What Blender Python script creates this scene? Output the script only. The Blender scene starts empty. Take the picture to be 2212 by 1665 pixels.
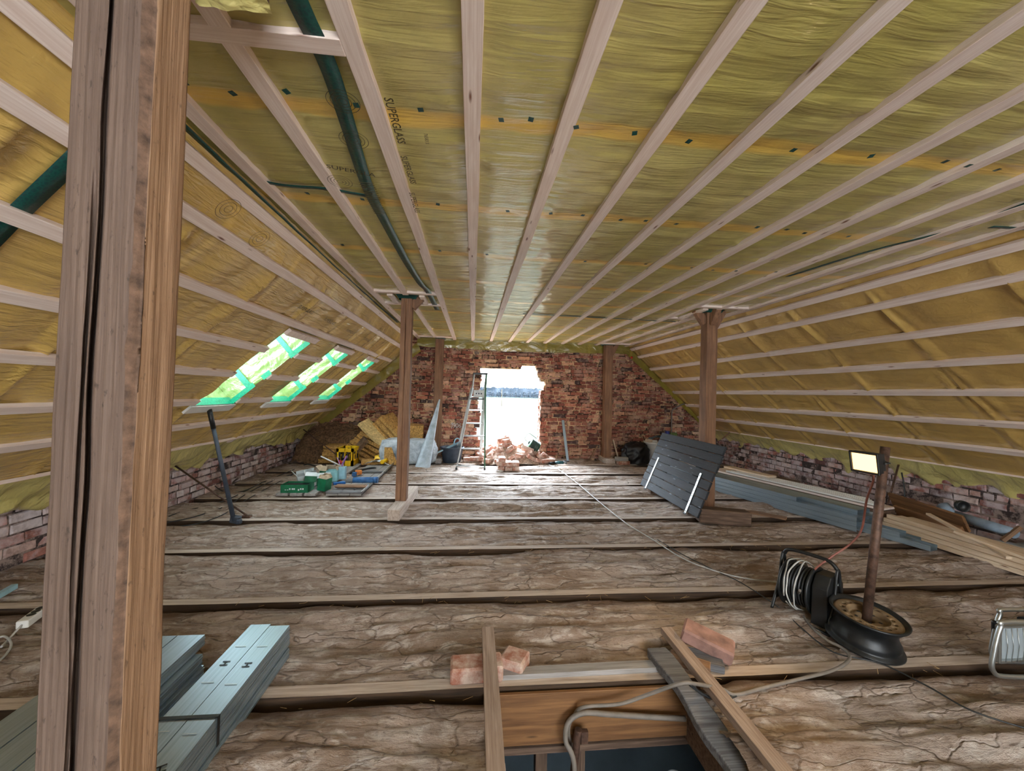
import bpy, math, random
import numpy as np
from mathutils import Vector, Matrix, noise as mn
random.seed(7)
sc = bpy.context.scene
COL = sc.collection
PI = math.pi
# ------------------------------------------------------------------ camera
RT = Vector((0.9947392, -0.0990266, 0.0262228)); UP = Vector((-0.0280832, -0.0174405, 0.9994534)); FW = Vector((0.0985152, 0.9949319, 0.0201298))
FPX, W, H = 846.65, 2212, 1665
EYE = Vector((0, 0, 1.32))
cam = bpy.data.cameras.new('camera'); cam.sensor_fit = 'HORIZONTAL'; cam.sensor_width = 36; cam.lens = FPX / W * 36
cam.clip_start = .02; cam.clip_end = 3000
co = bpy.data.objects.new('camera', cam); COL.objects.link(co)
m = Matrix((RT, UP, -FW)).transposed().to_4x4(); m.translation = EYE
co.matrix_world = m
sc.camera = co
# ------------------------------------------------------------------ sky and added daylight lamps
wd = bpy.data.worlds.new('sky'); sc.world = wd; wd.use_nodes = True
bg = wd.node_tree.nodes['Background']
bg.inputs[0].default_value = (.80, .90, 1.0, 1); bg.inputs[1].default_value = 9.0
def area(name, loc, tgt, sx, sy, power, col, spread=PI):
    l = bpy.data.lights.new(name, 'AREA'); l.shape = 'RECTANGLE'; l.size = sx; l.size_y = sy; l.energy = power; l.color = col; l.spread = spread
    o = bpy.data.objects.new(name, l); COL.objects.link(o); o.location = loc
    o.rotation_euler = (Vector(tgt) - Vector(loc)).to_track_quat('-Z', 'Y').to_euler(); return o
# added area lamp, out of view, boosting sky light through the gable opening
area('sky_boost_lamp', (.75, 13.5, 5.6), (.75, 7.9, 1.1), 9, 4, 12000, (.74, .87, 1.0))
# added fill lamp behind the viewer, in the rear gable's made-up opening
area('rear_fill', (1.0, -2.9, 1.45), (1.0, 2, 1.5), 2.6, 1.5, 70, (1.0, .96, .90))
def portal(loc, tgt, sx, sy):
    o = area('portal', loc, tgt, sx, sy, 1, (1, 1, 1)); o.data.cycles.is_portal = True
portal((.75, 8.2, 1.05), (.75, 5, 1.05), 1.5, 2.0)
vs = sc.view_settings
sc.display_settings.display_device = 'sRGB'
vs.view_transform = 'Standard'; vs.look = 'None'; vs.gamma = 1; vs.exposure = 0.55; vs.use_curve_mapping = False
sc.cycles.max_bounces = 6; sc.cycles.diffuse_bounces = 4; sc.cycles.glossy_bounces = 3
sc.cycles.use_adaptive_sampling = True; sc.cycles.adaptive_threshold = .09; sc.cycles.adaptive_min_samples = 16
sc.cycles.sample_clamp_indirect = 6

# ------------------------------------------------------------------ pixel -> point on a plane of the place
def ray(x, y): return RT * ((x - W / 2) / FPX) - UP * ((y - H / 2) / FPX) + FW
def at(x, y, ax, v):
    d = ray(x, y); i = 'XYZ'.index(ax); return EYE + d * ((v - EYE[i]) / d[i])
# ------------------------------------------------------------------ materials
def srgb(r, g, b):
    f = lambda c: (c / 255 / 12.92) if c / 255 <= .04045 else ((c / 255 + .055) / 1.055) ** 2.4
    return (f(r), f(g), f(b), 1)
class NT:
    def __init__(s, name, rough=.6, metal=0, spec=.5):
        s.m = bpy.data.materials.new(name); s.m.use_nodes = True; s.t = s.m.node_tree
        s.b = s.t.nodes['Principled BSDF']; s.b.inputs['Roughness'].default_value = rough
        s.b.inputs['Metallic'].default_value = metal; s.b.inputs['Specular IOR Level'].default_value = spec
    def n(s, ty, ins=None, **pr):
        x = s.t.nodes.new('ShaderNode' + ty)
        for k, v in pr.items(): setattr(x, k, v)
        for k, v in (ins or {}).items():
            if isinstance(v, bpy.types.NodeSocket): s.t.links.new(v, x.inputs[k])
            else: x.inputs[k].default_value = v
        return x
    def co(s, scale, kind='Object', rnd=True):
        tc = s.n('TexCoord'); src = tc.outputs[kind]
        if rnd:
            oi = s.n('ObjectInfo'); mu = s.n('Math', {0: oi.outputs['Random'], 1: 37.0}, operation='MULTIPLY')
            ad = s.n('VectorMath', {0: src, 1: mu.outputs[0]}, operation='ADD'); src = ad.outputs[0]
        mp = s.n('Mapping', {'Vector': src, 'Scale': scale}); return mp.outputs[0]
    def noise(s, vec, scale=5, det=6, rough=.6, dist=0):
        return s.n('TexNoise', {'Vector': vec, 'Scale': scale, 'Detail': det, 'Roughness': rough, 'Distortion': dist}).outputs['Fac']
    def ramp(s, fac, stops, interp='LINEAR'):
        r = s.n('ValToRGB', {0: fac}); e = r.color_ramp.elements; r.color_ramp.interpolation = interp
        while len(e) < len(stops): e.new(.5)
        for i, (p, c) in enumerate(stops):
            e[i].position = p; e[i].color = c if len(c) == 4 else (*c, 1)
        return r.outputs[0]
    def mix(s, fac, a, b, mode='MIX'):
        x = s.n('Mix', data_type='RGBA', blend_type=mode)
        for k, v in ((0, fac), (6, a), (7, b)):
            if isinstance(v, bpy.types.NodeSocket): s.t.links.new(v, x.inputs[k])
            else: x.inputs[k].default_value = v
        return x.outputs[2]
    def math(s, op, a, b=0.0): return s.n('Math', {0: a, 1: b}, operation=op).outputs[0]
    def col(s, c):
        if isinstance(c, bpy.types.NodeSocket): s.t.links.new(c, s.b.inputs['Base Color'])
        else: s.b.inputs['Base Color'].default_value = c
    def bump(s, h, dist=.01, st=1.0, coat=False):
        b = s.n('Bump', {'Height': h, 'Distance': dist, 'Strength': st})
        s.t.links.new(b.outputs[0], s.b.inputs['Normal'])
        if coat: s.t.links.new(b.outputs[0], s.b.inputs['Coat Normal'])
    def set(s, k, v):
        if isinstance(v, bpy.types.NodeSocket): s.t.links.new(v, s.b.inputs[k])
        else: s.b.inputs[k].default_value = v
BK = (0, 0, 0, 1); WH = (1, 1, 1, 1)
def plain(name, c, rough=.6, metal=0, var=.12, scale=14, bump=.0015, spec=.5):
    n = NT(name, rough, metal, spec); v = n.co((1, 1, 1)); f = n.noise(v, scale, 5)
    d = tuple(x * (1 - var * 2.2) for x in c[:3]) + (1,); l = tuple(min(1, x * (1 + var * 1.6)) for x in c[:3]) + (1,)
    n.col(n.ramp(f, [(.3, d), (.7, l)])); n.bump(f, bump, .6); return n.m
def wood(name, base, dark, gs=1.0, rough=.6, knots=True, bump=.0012, knotc=None):
    n = NT(name, rough); v = n.co((.9, 14, 14))
    g1 = n.noise(v, 3.2 * gs, 6, .62, .35); g2 = n.noise(n.co((.35, 30, 30)), 5 * gs, 3, .6)
    wv = n.n('TexWave', {'Vector': n.co((.22, 9, 9)), 'Scale': 3.0 * gs, 'Distortion': 7, 'Detail': 3, 'Detail Scale': .9}, bands_direction='Y').outputs['Fac']
    c = n.ramp(g1, [(.3, dark), (.62, base)])
    c = n.mix(n.ramp(wv, [(.0, (.42,) * 3), (.34, (0, 0, 0))]), c, dark)
    c = n.mix(n.ramp(g2, [(.35, (.30,) * 3), (.6, (0, 0, 0))]), c, dark)
    if knots:
        vo = n.n('TexVoronoi', {'Vector': n.co((3.4, 17, 17)), 'Scale': 1.0}).outputs['Distance']
        k = n.ramp(vo, [(.05, WH), (.13, BK)])
        c = n.mix(k, c, knotc or tuple(x * .32 for x in dark[:3]) + (1,))
    n.col(c); n.bump(g1, bump, .7); return n.m
def film(name, c1, c2, band, period, phase, axis, bw=.1, ripple=(2.5, 30, 1), rough=.28, bd=.022):
    n = NT(name, .5, 0, .5)
    v = n.co((1, 1, 1), 'Object', False)
    big = n.noise(v, 1.3, 4, .55, .4); fine = n.noise(v, 9, 5, .6)
    c = n.mix(n.ramp(big, [(.35, BK), (.65, WH)]), c1, c2)
    c = n.mix(n.ramp(fine, [(.3, (.35,) * 3), (.6, (0, 0, 0))]), c, tuple(x * .62 for x in c1[:3]) + (1,))
    sp = n.n('SeparateXYZ', {0: v}); a = sp.outputs[axis]
    wob = n.math('MULTIPLY', n.math('SUBTRACT', n.noise(n.co((1, 1, 1), 'Object', False), 1.8, 2), .5), .12)
    a = n.math('ADD', a, wob)
    fr = n.math('FRACT', n.math('DIVIDE', n.math('SUBTRACT', a, phase), period))
    d = n.math('MULTIPLY', n.math('ABSOLUTE', n.math('SUBTRACT', fr, .5)), period * 2)   # 0 at the band centre after shifting by half
    bandm = n.ramp(n.math('DIVIDE', d, period), [(0.0, WH), (bw / period, (.8,) * 3), (bw / period + .05, BK)])
    c = n.mix(bandm, c, band)
    n.col(c)
    r1 = n.noise(n.co(ripple, 'Object', False), 1.0, 3, .5, .8)
    r2 = n.noise(n.co(tuple(x * .25 for x in ripple), 'Object', False), 1.0, 4, .6, 1.6)
    r3 = n.noise(v, 24, 3, .55, 1.0)
    h = n.math('ADD', n.math('MULTIPLY', n.math('POWER', r1, 2.0), 1.0), n.math('ADD', n.math('MULTIPLY', r2, 1.0), n.math('MULTIPLY', r3, .16)))
    n.bump(h, bd, .75, True)
    n.set('Coat Weight', 1.0); n.set('Coat Roughness', rough * .34); n.set('Coat IOR', 1.58)
    return n.m
CEILF = film('ceiling_film', srgb(178, 166, 88), srgb(196, 182, 112), srgb(220, 180, 78), .745, .745 * .5 + 1.51 - .745, 1, .07, (3.2, 34, 1), bd=.0055)
LSLF = film('left_slope_film', srgb(210, 176, 96), srgb(190, 156, 84), srgb(214, 180, 100), .745, .3, 1, .03, (26, 3.5, 26))
RSLF = film('right_slope_film', srgb(200, 164, 92), srgb(180, 148, 84), srgb(206, 172, 98), .80, .2, 1, .03, (7, 2.2, 7))
FLAP = film('loose_film', srgb(208, 196, 128), srgb(188, 176, 104), srgb(208, 194, 120), .9, .1, 1, .03, (5, 7, 5), .12, .045)
REVEAL = film('skylight_film', srgb(128, 156, 84), srgb(116, 146, 78), srgb(130, 158, 84), .9, .1, 2, .02, (9, 9, 9), .3)
TAPE = (lambda n: (n.col(n.ramp(n.n('TexVoronoi', {'Vector': n.co((1, 1, 1)), 'Scale': 70}, feature='DISTANCE_TO_EDGE').outputs['Distance'],
        [(.05, srgb(10, 70, 62)), (.25, srgb(14, 50, 52))])), n.bump(n.noise(n.co((1, 1, 1)), 30), .004, .6), n.m)[-1])(NT('green_tape', .32))
GTAPE = plain('bright_green_tape', srgb(20, 140, 105), .35, 0, .2, 60)
INK = plain('dark_print', srgb(70, 62, 30), .5)
BLKINK = plain('marker_ink', srgb(18, 22, 24), .5)
BATTEN = wood('pale_spruce', srgb(238, 224, 216), srgb(214, 192, 180), knotc=srgb(120, 78, 58))
PLANKW = wood('planed_spruce', srgb(230, 212, 188), srgb(202, 174, 142), knotc=srgb(120, 80, 50))
OLDW = wood('aged_timber', srgb(158, 122, 92), srgb(96, 70, 52), 1.4, .75, True, .004)
OLDWF = wood('weathered_timber', srgb(128, 104, 86), srgb(72, 54, 44), 1.4, .8, True, .004)
SIDEW = wood('sawn_timber_face', srgb(180, 138, 98), srgb(128, 90, 60), 1.5, .75, True, .005)
ORNW = wood('orange_timber', srgb(142, 102, 64), srgb(96, 64, 38), 1, .6)
JOISTW = wood('dusty_joist', srgb(206, 192, 180), srgb(156, 138, 124), 1.2, .85, False, .002)
JSIDE = wood('shaded_joist_side', srgb(80, 60, 42), srgb(36, 26, 20), 1.2, .9, False)  # dark tone stands in for shade in the gaps beside the joists
DUSTW = wood('dusty_brown_wood', srgb(176, 156, 142), srgb(132, 110, 96), 1.2, .8, False, .002)
GREYB = wood('grey_board', srgb(168, 164, 162), srgb(118, 112, 108), 1.2, .75)
DARKB = wood('dark_board', srgb(40, 44, 52), srgb(16, 18, 22), 2.0, .72, True, .004, srgb(120, 128, 138))
GREYW = wood('grey_weathered_beam', srgb(122, 122, 124), srgb(70, 68, 70), 1.2, .8)
BARK = plain('bark_strip', srgb(104, 80, 64), .9, 0, .28, 34, .008)
CRACK = plain('crack_dark', srgb(26, 18, 14), .95)
STEEL = (lambda n: (n.col(n.ramp(n.noise(n.co((.6, 40, 40)), 4, 4), [(.3, srgb(150, 168, 180)), (.7, srgb(178, 196, 208))])), n.bump(n.noise(n.co((.3, 8, 8)), 3, 2), .0006, .3), n.m)[-1])(NT('galvanised_steel', .36, .78))
ALU = plain('aluminium', srgb(190, 195, 195), .35, .9, .08)
GREENP = plain('green_painted_tube', srgb(40, 95, 60), .45)
BLKP = plain('black_plastic', srgb(24, 26, 28), .45, 0, .2, 20)
DGREY = plain('dark_grey_plastic', srgb(62, 72, 86), .5, 0, .18, 8)
RUST = plain('rusty_steel', srgb(98, 74, 62), .6, .5, .3, 26)
RIMB = plain('rim_paint', srgb(34, 36, 38), .42, .3, .3, 12)
RIMD = plain('dusty_rim_face', srgb(120, 98, 70), .8, .1, .3, 12)
YEL = plain('yellow_plastic', srgb(236, 190, 24), .4, 0, .05)
REDL = plain('red_badge', srgb(190, 40, 36), .5)
WHITEP = plain('white_plastic', srgb(222, 222, 218), .45, 0, .05)
GRNBOX = plain('green_card', srgb(14, 108, 72), .55, 0, .15)
CARD = plain('raw_card', srgb(196, 176, 150), .8)
WHCARD = plain('white_card', srgb(214, 222, 224), .7, 0, .06)
BLUE = plain('blue_sheet', srgb(54, 104, 158), .45, 0, .2)
LBLUE = plain('pale_blue_plastic', srgb(150, 190, 205), .4, 0, .08)
WOOL = plain('rock_wool', srgb(192, 148, 84), .95, 0, .3, 40, .02)
WOOLD = plain('brown_wool', srgb(112, 84, 60), .95, 0, .35, 30, .03)
FOIL = (lambda n: (n.col(n.ramp(n.noise(n.co((1, 1, 1)), 7, 6, .7), [(.3, srgb(130, 146, 160)), (.6, srgb(205, 214, 222))])), n.bump(n.noise(n.co((1, 1, 1)), 13, 6, .6, 1), .03, .8), n.m)[-1])(NT('silver_foil', .3, .0))
CORDG = plain('pale_cable', srgb(186, 186, 182), .5)
CORDR = plain('red_cable', srgb(146, 88, 76), .5)
CORDB = plain('black_cable', srgb(40, 42, 44), .5)
CONDUIT = plain('grey_conduit', srgb(120, 112, 104), .6)
PIPEG = plain('grey_pipe', srgb(140, 158, 176), .35)
RAG = plain('blue_grey_cloth', srgb(110, 128, 140), .9)
BAGB = plain('black_sack', srgb(20, 20, 24), .38, 0, .2, 10, .01)
GLASSB = plain('brown_bottle_glass', srgb(38, 30, 26), .12)
STRAW = plain('straw', srgb(178, 146, 98), .8)
FIELD = (lambda n: (n.col(n.mix(n.ramp(n.n('SeparateXYZ', {0: n.co((1, 1, 1), 'Object', False)}).outputs[1], [(0, BK), (1, WH)]), n.ramp(n.noise(n.co((1, 1, 1), 'Object', False), .35, 9, .75), [(.36, srgb(132, 126, 112)), (.5, srgb(176, 180, 160))]), srgb(120, 160, 110))), n.m)[-1])(NT('crop_field', .9))
STUBBLE = (lambda n: (n.col(n.ramp(n.noise(n.co((1, 1, 1), 'Object', False), .5, 9, .75), [(.38, srgb(44, 46, 36)), (.52, srgb(66, 72, 58))])), n.m)[-1])(NT('stubble_field', .95))
MEADOW = plain('green_field', srgb(44, 70, 50), .9, 0, .05, .02)
TREEM = plain('hazed_crown', srgb(66, 76, 88), .9, 0, .12, .4)  # blue-grey base colour carries the distance haze
BIRCH = plain('birch_trunk', srgb(110, 108, 104), .8)
SCREENP = plain('notice_plate', srgb(205, 210, 210), .5)

def brick_mat(name, lime, white=.0):
    n = NT(name, .88); at_ = n.n('Attribute', attribute_name='col'); v = n.co((1, 1, 1), 'Object', False)
    f = n.noise(v, 26, 6, .7); g = n.noise(v, 5.5, 5, .65)
    c = n.mix(n.ramp(f, [(.3, (.62,) * 3), (.6, (0, 0, 0))]), at_.outputs['Color'], srgb(70, 42, 34))
    c = n.mix(n.ramp(g, [(.50 - lime * .2, BK), (.66 - lime * .2, (.38 + white,) * 3)]), c, srgb(214, 188, 168) if not white else srgb(214, 206, 210))
    n.col(c); n.bump(n.noise(v, 40, 6, .7), .006, .8); return n.m
BRICK = brick_mat('gable_brick', .15); BRICKW = brick_mat('limed_brick', .45, .22)
def mortar_mat(name, cream, dark, lo=.46, hi=.56):
    n = NT(name, .95); v = n.co((1, 1, 1), 'Object', False)
    n.col(n.ramp(n.noise(v, 6.5, 7, .75), [(lo, dark), (hi, cream)])); n.bump(n.noise(v, 45, 5), .008, .9); return n.m
MORT = mortar_mat('crumbling_mortar', srgb(206, 172, 134), srgb(52, 34, 28)); MORTW = mortar_mat('lime_mortar', srgb(150, 132, 124), srgb(60, 48, 46))
LOOSEB = (lambda n: (n.col(n.mix(n.ramp(n.noise(n.co((1, 1, 1)), 9, 6, .7), [(.40, BK), (.6, WH)]), srgb(158, 102, 82), srgb(200, 178, 164))), n.bump(n.noise(n.co((1, 1, 1)), 30, 6, .7), .006, .8), n.m)[-1])(NT('loose_brick', .9))
def clay_mat():
    n = NT('clay_infill', .82); v = n.co((1, 1, 1), 'Object', False)
    st = n.noise(n.co((2.2, 16, 4), 'Object', False), 1.6, 8, .72, .5); big = n.noise(v, 1.1, 5, .6, .3); fine = n.noise(v, 45, 6, .75)
    mid = n.noise(n.co((5, 12, 5), 'Object', False), 1.4, 6, .7, .6)
    c = n.mix(n.ramp(st, [(.30, BK), (.50, WH)]), srgb(98, 78, 62), srgb(196, 178, 166))
    c = n.mix(n.ramp(big, [(.42, (.75,) * 3), (.60, (0, 0, 0))]), c, srgb(140, 114, 92))
    c = n.mix(n.ramp(mid, [(.50, (0, 0, 0)), (.64, (.8,) * 3)]), c, srgb(222, 212, 204))
    c = n.mix(n.ramp(fine, [(.30, (.7,) * 3), (.44, (0, 0, 0))]), c, srgb(86, 66, 52))
    vc = n.n('TexVoronoi', {'Vector': n.n('VectorMath', {0: n.co((2.3, 7.5, 3), 'Object', False), 1: n.n('TexNoise', {'Vector': n.co((3, 6, 3), 'Object', False), 'Scale': 1.5, 'Detail': 3.0}).outputs['Color']}, operation='ADD').outputs[0], 'Scale': 1.0}, feature='DISTANCE_TO_EDGE').outputs['Distance']
    crk_ = n.ramp(vc, [(.0, WH), (.035, BK)]); c = n.mix(n.math('MULTIPLY', crk_, .42), c, srgb(74, 56, 44))
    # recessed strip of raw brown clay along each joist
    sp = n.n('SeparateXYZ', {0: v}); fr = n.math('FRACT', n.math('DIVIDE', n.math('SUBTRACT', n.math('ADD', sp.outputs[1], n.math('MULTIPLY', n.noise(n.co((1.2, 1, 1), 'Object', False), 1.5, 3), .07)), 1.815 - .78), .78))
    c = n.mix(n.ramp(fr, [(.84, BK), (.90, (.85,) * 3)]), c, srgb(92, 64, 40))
    n.col(c)
    h = n.math('ADD', n.math('MULTIPLY', st, .9), n.math('ADD', n.math('SUBTRACT', n.math('MULTIPLY', fine, .42), n.math('MULTIPLY', crk_, .35)), n.math('MULTIPLY', mid, .5)))
    n.bump(h, .028, 1.0); return n.m
CLAY = clay_mat()
# ------------------------------------------------------------------ mesh building
class MB:
    def __init__(s): s.v = []; s.f = []; s.mi = []; s.sm = []
    def add(s, vs_, fs, mi=0, smooth=False):
        o = len(s.v); s.v += [tuple(p) for p in vs_]
        for f in fs: s.f.append(tuple(i + o for i in f)); s.mi.append(mi); s.sm.append(smooth)
        return s
    def box(s, c, d, R=None, mi=0, jit=0):
        c = Vector(c); P = []
        for z in (-.5, .5):
            for y in (-.5, .5):
                for x in (-.5, .5):
                    q = Vector((x * d[0], y * d[1], z * d[2]))
                    if jit: q += Vector([random.uniform(-jit, jit) for _ in range(3)])
                    P.append(c + (R @ q if R else q))
        return s.add(P, [(0, 2, 3, 1), (4, 5, 7, 6), (0, 1, 5, 4), (2, 6, 7, 3), (0, 4, 6, 2), (1, 3, 7, 5)], mi)
    def bar(s, p0, p1, w, h, up=(0, 0, 1), mi=0):
        p0 = Vector(p0); p1 = Vector(p1); d = p1 - p0
        return s.box((p0 + p1) / 2, (d.length, w, h), frame(d, up), mi)
    def tube(s, pts, r, n=8, mi=0, cap=True, closed=False):
        pts = [Vector(p) for p in pts]; N = len(pts); rs = r if isinstance(r, (list, tuple)) else [r] * N
        T = []
        for i in range(N):
            a = pts[(i - 1) % N] if (i or closed) else pts[0]; b = pts[(i + 1) % N] if (i < N - 1 or closed) else pts[-1]
            T.append((b - a).normalized())
        u = T[0].orthogonal().normalized(); P = []
        for i in range(N):
            u = (u - T[i] * u.dot(T[i])).normalized(); w = T[i].cross(u)
            for k in range(n):
                a = 2 * PI * k / n; P.append(pts[i] + (u * math.cos(a) + w * math.sin(a)) * rs[i])
        F = []
        M_ = N if closed else N - 1
        for i in range(M_):
            j = (i + 1) % N
            for k in range(n):
                l = (k + 1) % n; F.append((i * n + k, i * n + l, j * n + l, j * n + k))
        s.add(P, F, mi, True)
        if cap and not closed:
            o = len(s.v) - N * n
            s.f.append(tuple(o + k for k in reversed(range(n)))); s.mi.append(mi); s.sm.append(False)
            s.f.append(tuple(o + (N - 1) * n + k for k in range(n))); s.mi.append(mi); s.sm.append(False)
        return s
    def lathe(s, prof, n=32, R=None, c=(0, 0, 0), mi=0, smooth=True, closed=False):
        c = Vector(c); P = []
        for r, z in prof:
            for k in range(n):
                a = 2 * PI * k / n; q = Vector((r * math.cos(a), r * math.sin(a), z)); P.append(c + (R @ q if R else q))
        F = []; L = len(prof)
        for i in range(L if closed else L - 1):
            j = (i + 1) % L
            for k in range(n):
                l = (k + 1) % n; F.append((i * n + k, i * n + l, j * n + l, j * n + k))
        return s.add(P, F, mi, smooth)
    def grid(s, fn, nu, nv, mi=0, smooth=True, keep=None):
        P = [fn(i / nu, j / nv) for j in range(nv + 1) for i in range(nu + 1)]
        F = [(j * (nu + 1) + i, j * (nu + 1) + i + 1, (j + 1) * (nu + 1) + i + 1, (j + 1) * (nu + 1) + i)
             for j in range(nv) for i in range(nu) if keep is None or keep((i + .5) / nu, (j + .5) / nv)]
        return s.add(P, F, mi, smooth)
    def prism(s, poly, z0, z1, R=None, c=(0, 0, 0), mi=0):
        c = Vector(c); n = len(poly); P = []
        for z in (z0, z1):
            for x, y in poly:
                q = Vector((x, y, z)); P.append(c + (R @ q if R else q))
        F = [tuple(reversed(range(n))), tuple(range(n, 2 * n))] + [(i, (i + 1) % n, n + (i + 1) % n, n + i) for i in range(n)]
        return s.add(P, F, mi)
    def build(s, name, mats, parent=None, M_=None, bevel=0, seg=1, sub=0):
        me = bpy.data.meshes.new(name); me.from_pydata(s.v, [], s.f)
        mats = mats if isinstance(mats, (list, tuple)) else [mats]
        for x in mats: me.materials.append(x)
        me.polygons.foreach_set('material_index', s.mi); me.polygons.foreach_set('use_smooth', s.sm); me.update()
        o = bpy.data.objects.new(name, me); COL.objects.link(o)
        if M_ is not None: o.matrix_world = M_
        if parent: o.parent = parent
        if bevel:
            b = o.modifiers.new('b', 'BEVEL'); b.width = bevel; b.segments = seg; b.limit_method = 'ANGLE'
        if sub:
            b = o.modifiers.new('s', 'SUBSURF'); b.levels = sub; b.render_levels = sub
        return o
def frame(x, up=(0, 0, 1)):
    x = Vector(x).normalized(); up = Vector(up); y = up.cross(x)
    if y.length < 1e-5: y = Vector((0, 1, 0)).cross(x)
    y.normalize(); return Matrix((x, y, x.cross(y))).transposed()
def mat4(R, t): M_ = R.to_4x4(); M_.translation = Vector(t); return M_
def tag(o, label=None, cat=None, group=None, kind=None):
    if label: o['label'] = label
    if cat: o['category'] = cat
    if group: o['group'] = group
    if kind: o['kind'] = kind
    return o
def empty(name, loc, rz=0, R=None):
    o = bpy.data.objects.new(name, None); COL.objects.link(o); o.empty_display_size = .1
    if R is not None: o.matrix_world = mat4(R, loc)
    else: o.location = loc; o.rotation_euler = (0, 0, rz)
    return o
def dup(o, label=None, parent=None):
    c = o.copy(); COL.objects.link(c); c.parent = parent
    if label: c['label'] = label
    for ch in list(o.children): dup(ch, None, c)
    return c
def beam(name, p0, p1, w, h, mat, parent=None, up=(0, 0, 1), bevel=.0015, label=None, cat=None, group=None, wav=0, kind=None, side=None):
    """one timber or bar, its length along its own X axis, w across, h thick; p0-p1 is the centre line"""
    p0 = Vector(p0); p1 = Vector(p1); L = (p1 - p0).length
    b = MB(); n = max(1, int(L / .12)) if wav else 1
    P = []
    for i in range(n + 1):
        x = L * i / n; dy = dz = dw = 0
        if wav:
            dy = wav * mn.noise((x * 1.3 + p0.x * 9, p0.y, 0)); dz = wav * mn.noise((x * 1.3, 5 + p0.x * 7, p0.y)); dw = wav * .6 * mn.noise((x * 4, 9, p0.x))
        for (y, z) in ((-.5, -.5), (.5, -.5), (.5, .5), (-.5, .5)): P.append((x, y * (w + dw) + dy, z * (h + dw) + dz))
    F = [(3, 2, 1, 0), tuple(4 * n + k for k in range(4))]
    for i in range(n):
        for k in range(4): F.append((4 * i + k, 4 * i + (k + 1) % 4, 4 * i + 4 + (k + 1) % 4, 4 * i + 4 + k))
    b.add(P, F)
    if side:   # undusted faces below the top, coloured darker still for shade in the gap
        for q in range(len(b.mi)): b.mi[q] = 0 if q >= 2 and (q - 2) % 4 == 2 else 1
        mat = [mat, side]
    o = b.build(name, mat, None, mat4(frame(p1 - p0, up), p0), bevel)
    if parent:
        o.parent = parent; bpy.context.view_layer.update(); o.matrix_parent_inverse = parent.matrix_world.inverted()
    return tag(o, label, cat, group, kind)
def smooth_path(pts, k=6):
    pts = [Vector(p) for p in pts]; out = []
    for i in range(len(pts) - 1):
        a = pts[max(0, i - 1)]; b = pts[i]; c = pts[i + 1]; d = pts[min(len(pts) - 1, i + 2)]
        for j in range(k):
            t = j / k; out.append(.5 * ((2 * b) + (c - a) * t + (2 * a - 5 * b + 4 * c - d) * t * t + (-a + 3 * b - 3 * c + d) * t ** 3))
    return out + [pts[-1]]
def text_mesh(name, s, size, M_, mat, parent):
    cu = bpy.data.curves.new(name, 'FONT'); cu.body = s; cu.size = size; cu.resolution_u = 2; cu.offset = size * .012
    t = bpy.data.objects.new('tmp', cu); COL.objects.link(t); bpy.context.view_layer.update()
    me = bpy.data.meshes.new_from_object(t.evaluated_get(bpy.context.evaluated_depsgraph_get()))
    bpy.data.objects.remove(t); me.name = name; me.materials.clear(); me.materials.append(mat)
    o = bpy.data.objects.new(name, me); COL.objects.link(o); o.matrix_world = M_
    if parent:
        o.parent = parent; o.matrix_parent_inverse = parent.matrix_world.inverted()
    return o
ORD = ['first', 'second', 'third', 'fourth', 'fifth', 'sixth', 'seventh', 'eighth', 'ninth', 'tenth', 'eleventh', 'twelfth', 'thirteenth']
# ================================================================== THE SHELL
CZ = 2.38; GY = 7.9; YB = -3.0                       # ceiling film height, gable plane, back wall
XL, XR = -1.16, 3.19                                 # ceiling edges
aL = math.atan2(1.53, 1.74); aR = math.atan2(1.47, 1.60)
LD = Vector((-math.cos(aL), 0, -math.sin(aL))); LN = Vector((math.sin(aL), 0, -math.cos(aL)))   # down-slope, into the room
RD = Vector((math.cos(aR), 0, -math.sin(aR))); RN = Vector((-math.sin(aR), 0, -math.cos(aR)))
L0 = Vector((-1.20, 0, 2.21)); R0 = Vector((3.22, 0, 2.32))
def Lp(s, y, n=0): return L0 + LD * s + LN * n + Vector((0, y, 0))
def Rp(s, y, n=0): return R0 + RD * s + RN * n + Vector((0, y, 0))
BX = [-1.09, -.75, -.39, -.03, .33, .70, 1.06, 1.42, 1.78, 2.13, 2.48, 2.80, 3.12]
nz = lambda x, y, z=0: mn.noise((x, y, z))
BANDS = [1.51 + .745 * k for k in range(-7, 9)]
# ceiling film: pinned up by the battens and to the collar beams, sagging between
def ceil_z(x, y):
    k = min(range(len(BX)), key=lambda i: abs(BX[i] - x)); d = abs(BX[k] - x)
    b = min(abs(y - q) for q in BANDS)
    sag = min(1, d / .12); pin = min(1, b / .16)
    ed = min(1, max(.1, (x - XL) / .15)); rip = ed * abs(nz(x * 2.0 + .3 * nz(x * 4, y * 4), y * 10)) * .014 * (1.3 - sag * .8)
    return CZ - sag * pin * .010 - rip * min(1, .35 + b * 3) - .010 * abs(nz(x * 6, y * 6, 3)) * (1 if b < .1 else .5)
cf = MB().grid(lambda u, v: (XL - .03 + u * (XR - XL + .06), YB + v * (GY - YB), ceil_z(XL + u * (XR - XL), YB + v * (GY - YB))), 170, 560)
ceiling = tag(cf.build('ceiling', CEILF), kind='structure')
LYS = [.5 + .745 * k for k in range(-5, 11)]; RYS = [.6 + .8 * k for k in range(-5, 10)]
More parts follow.
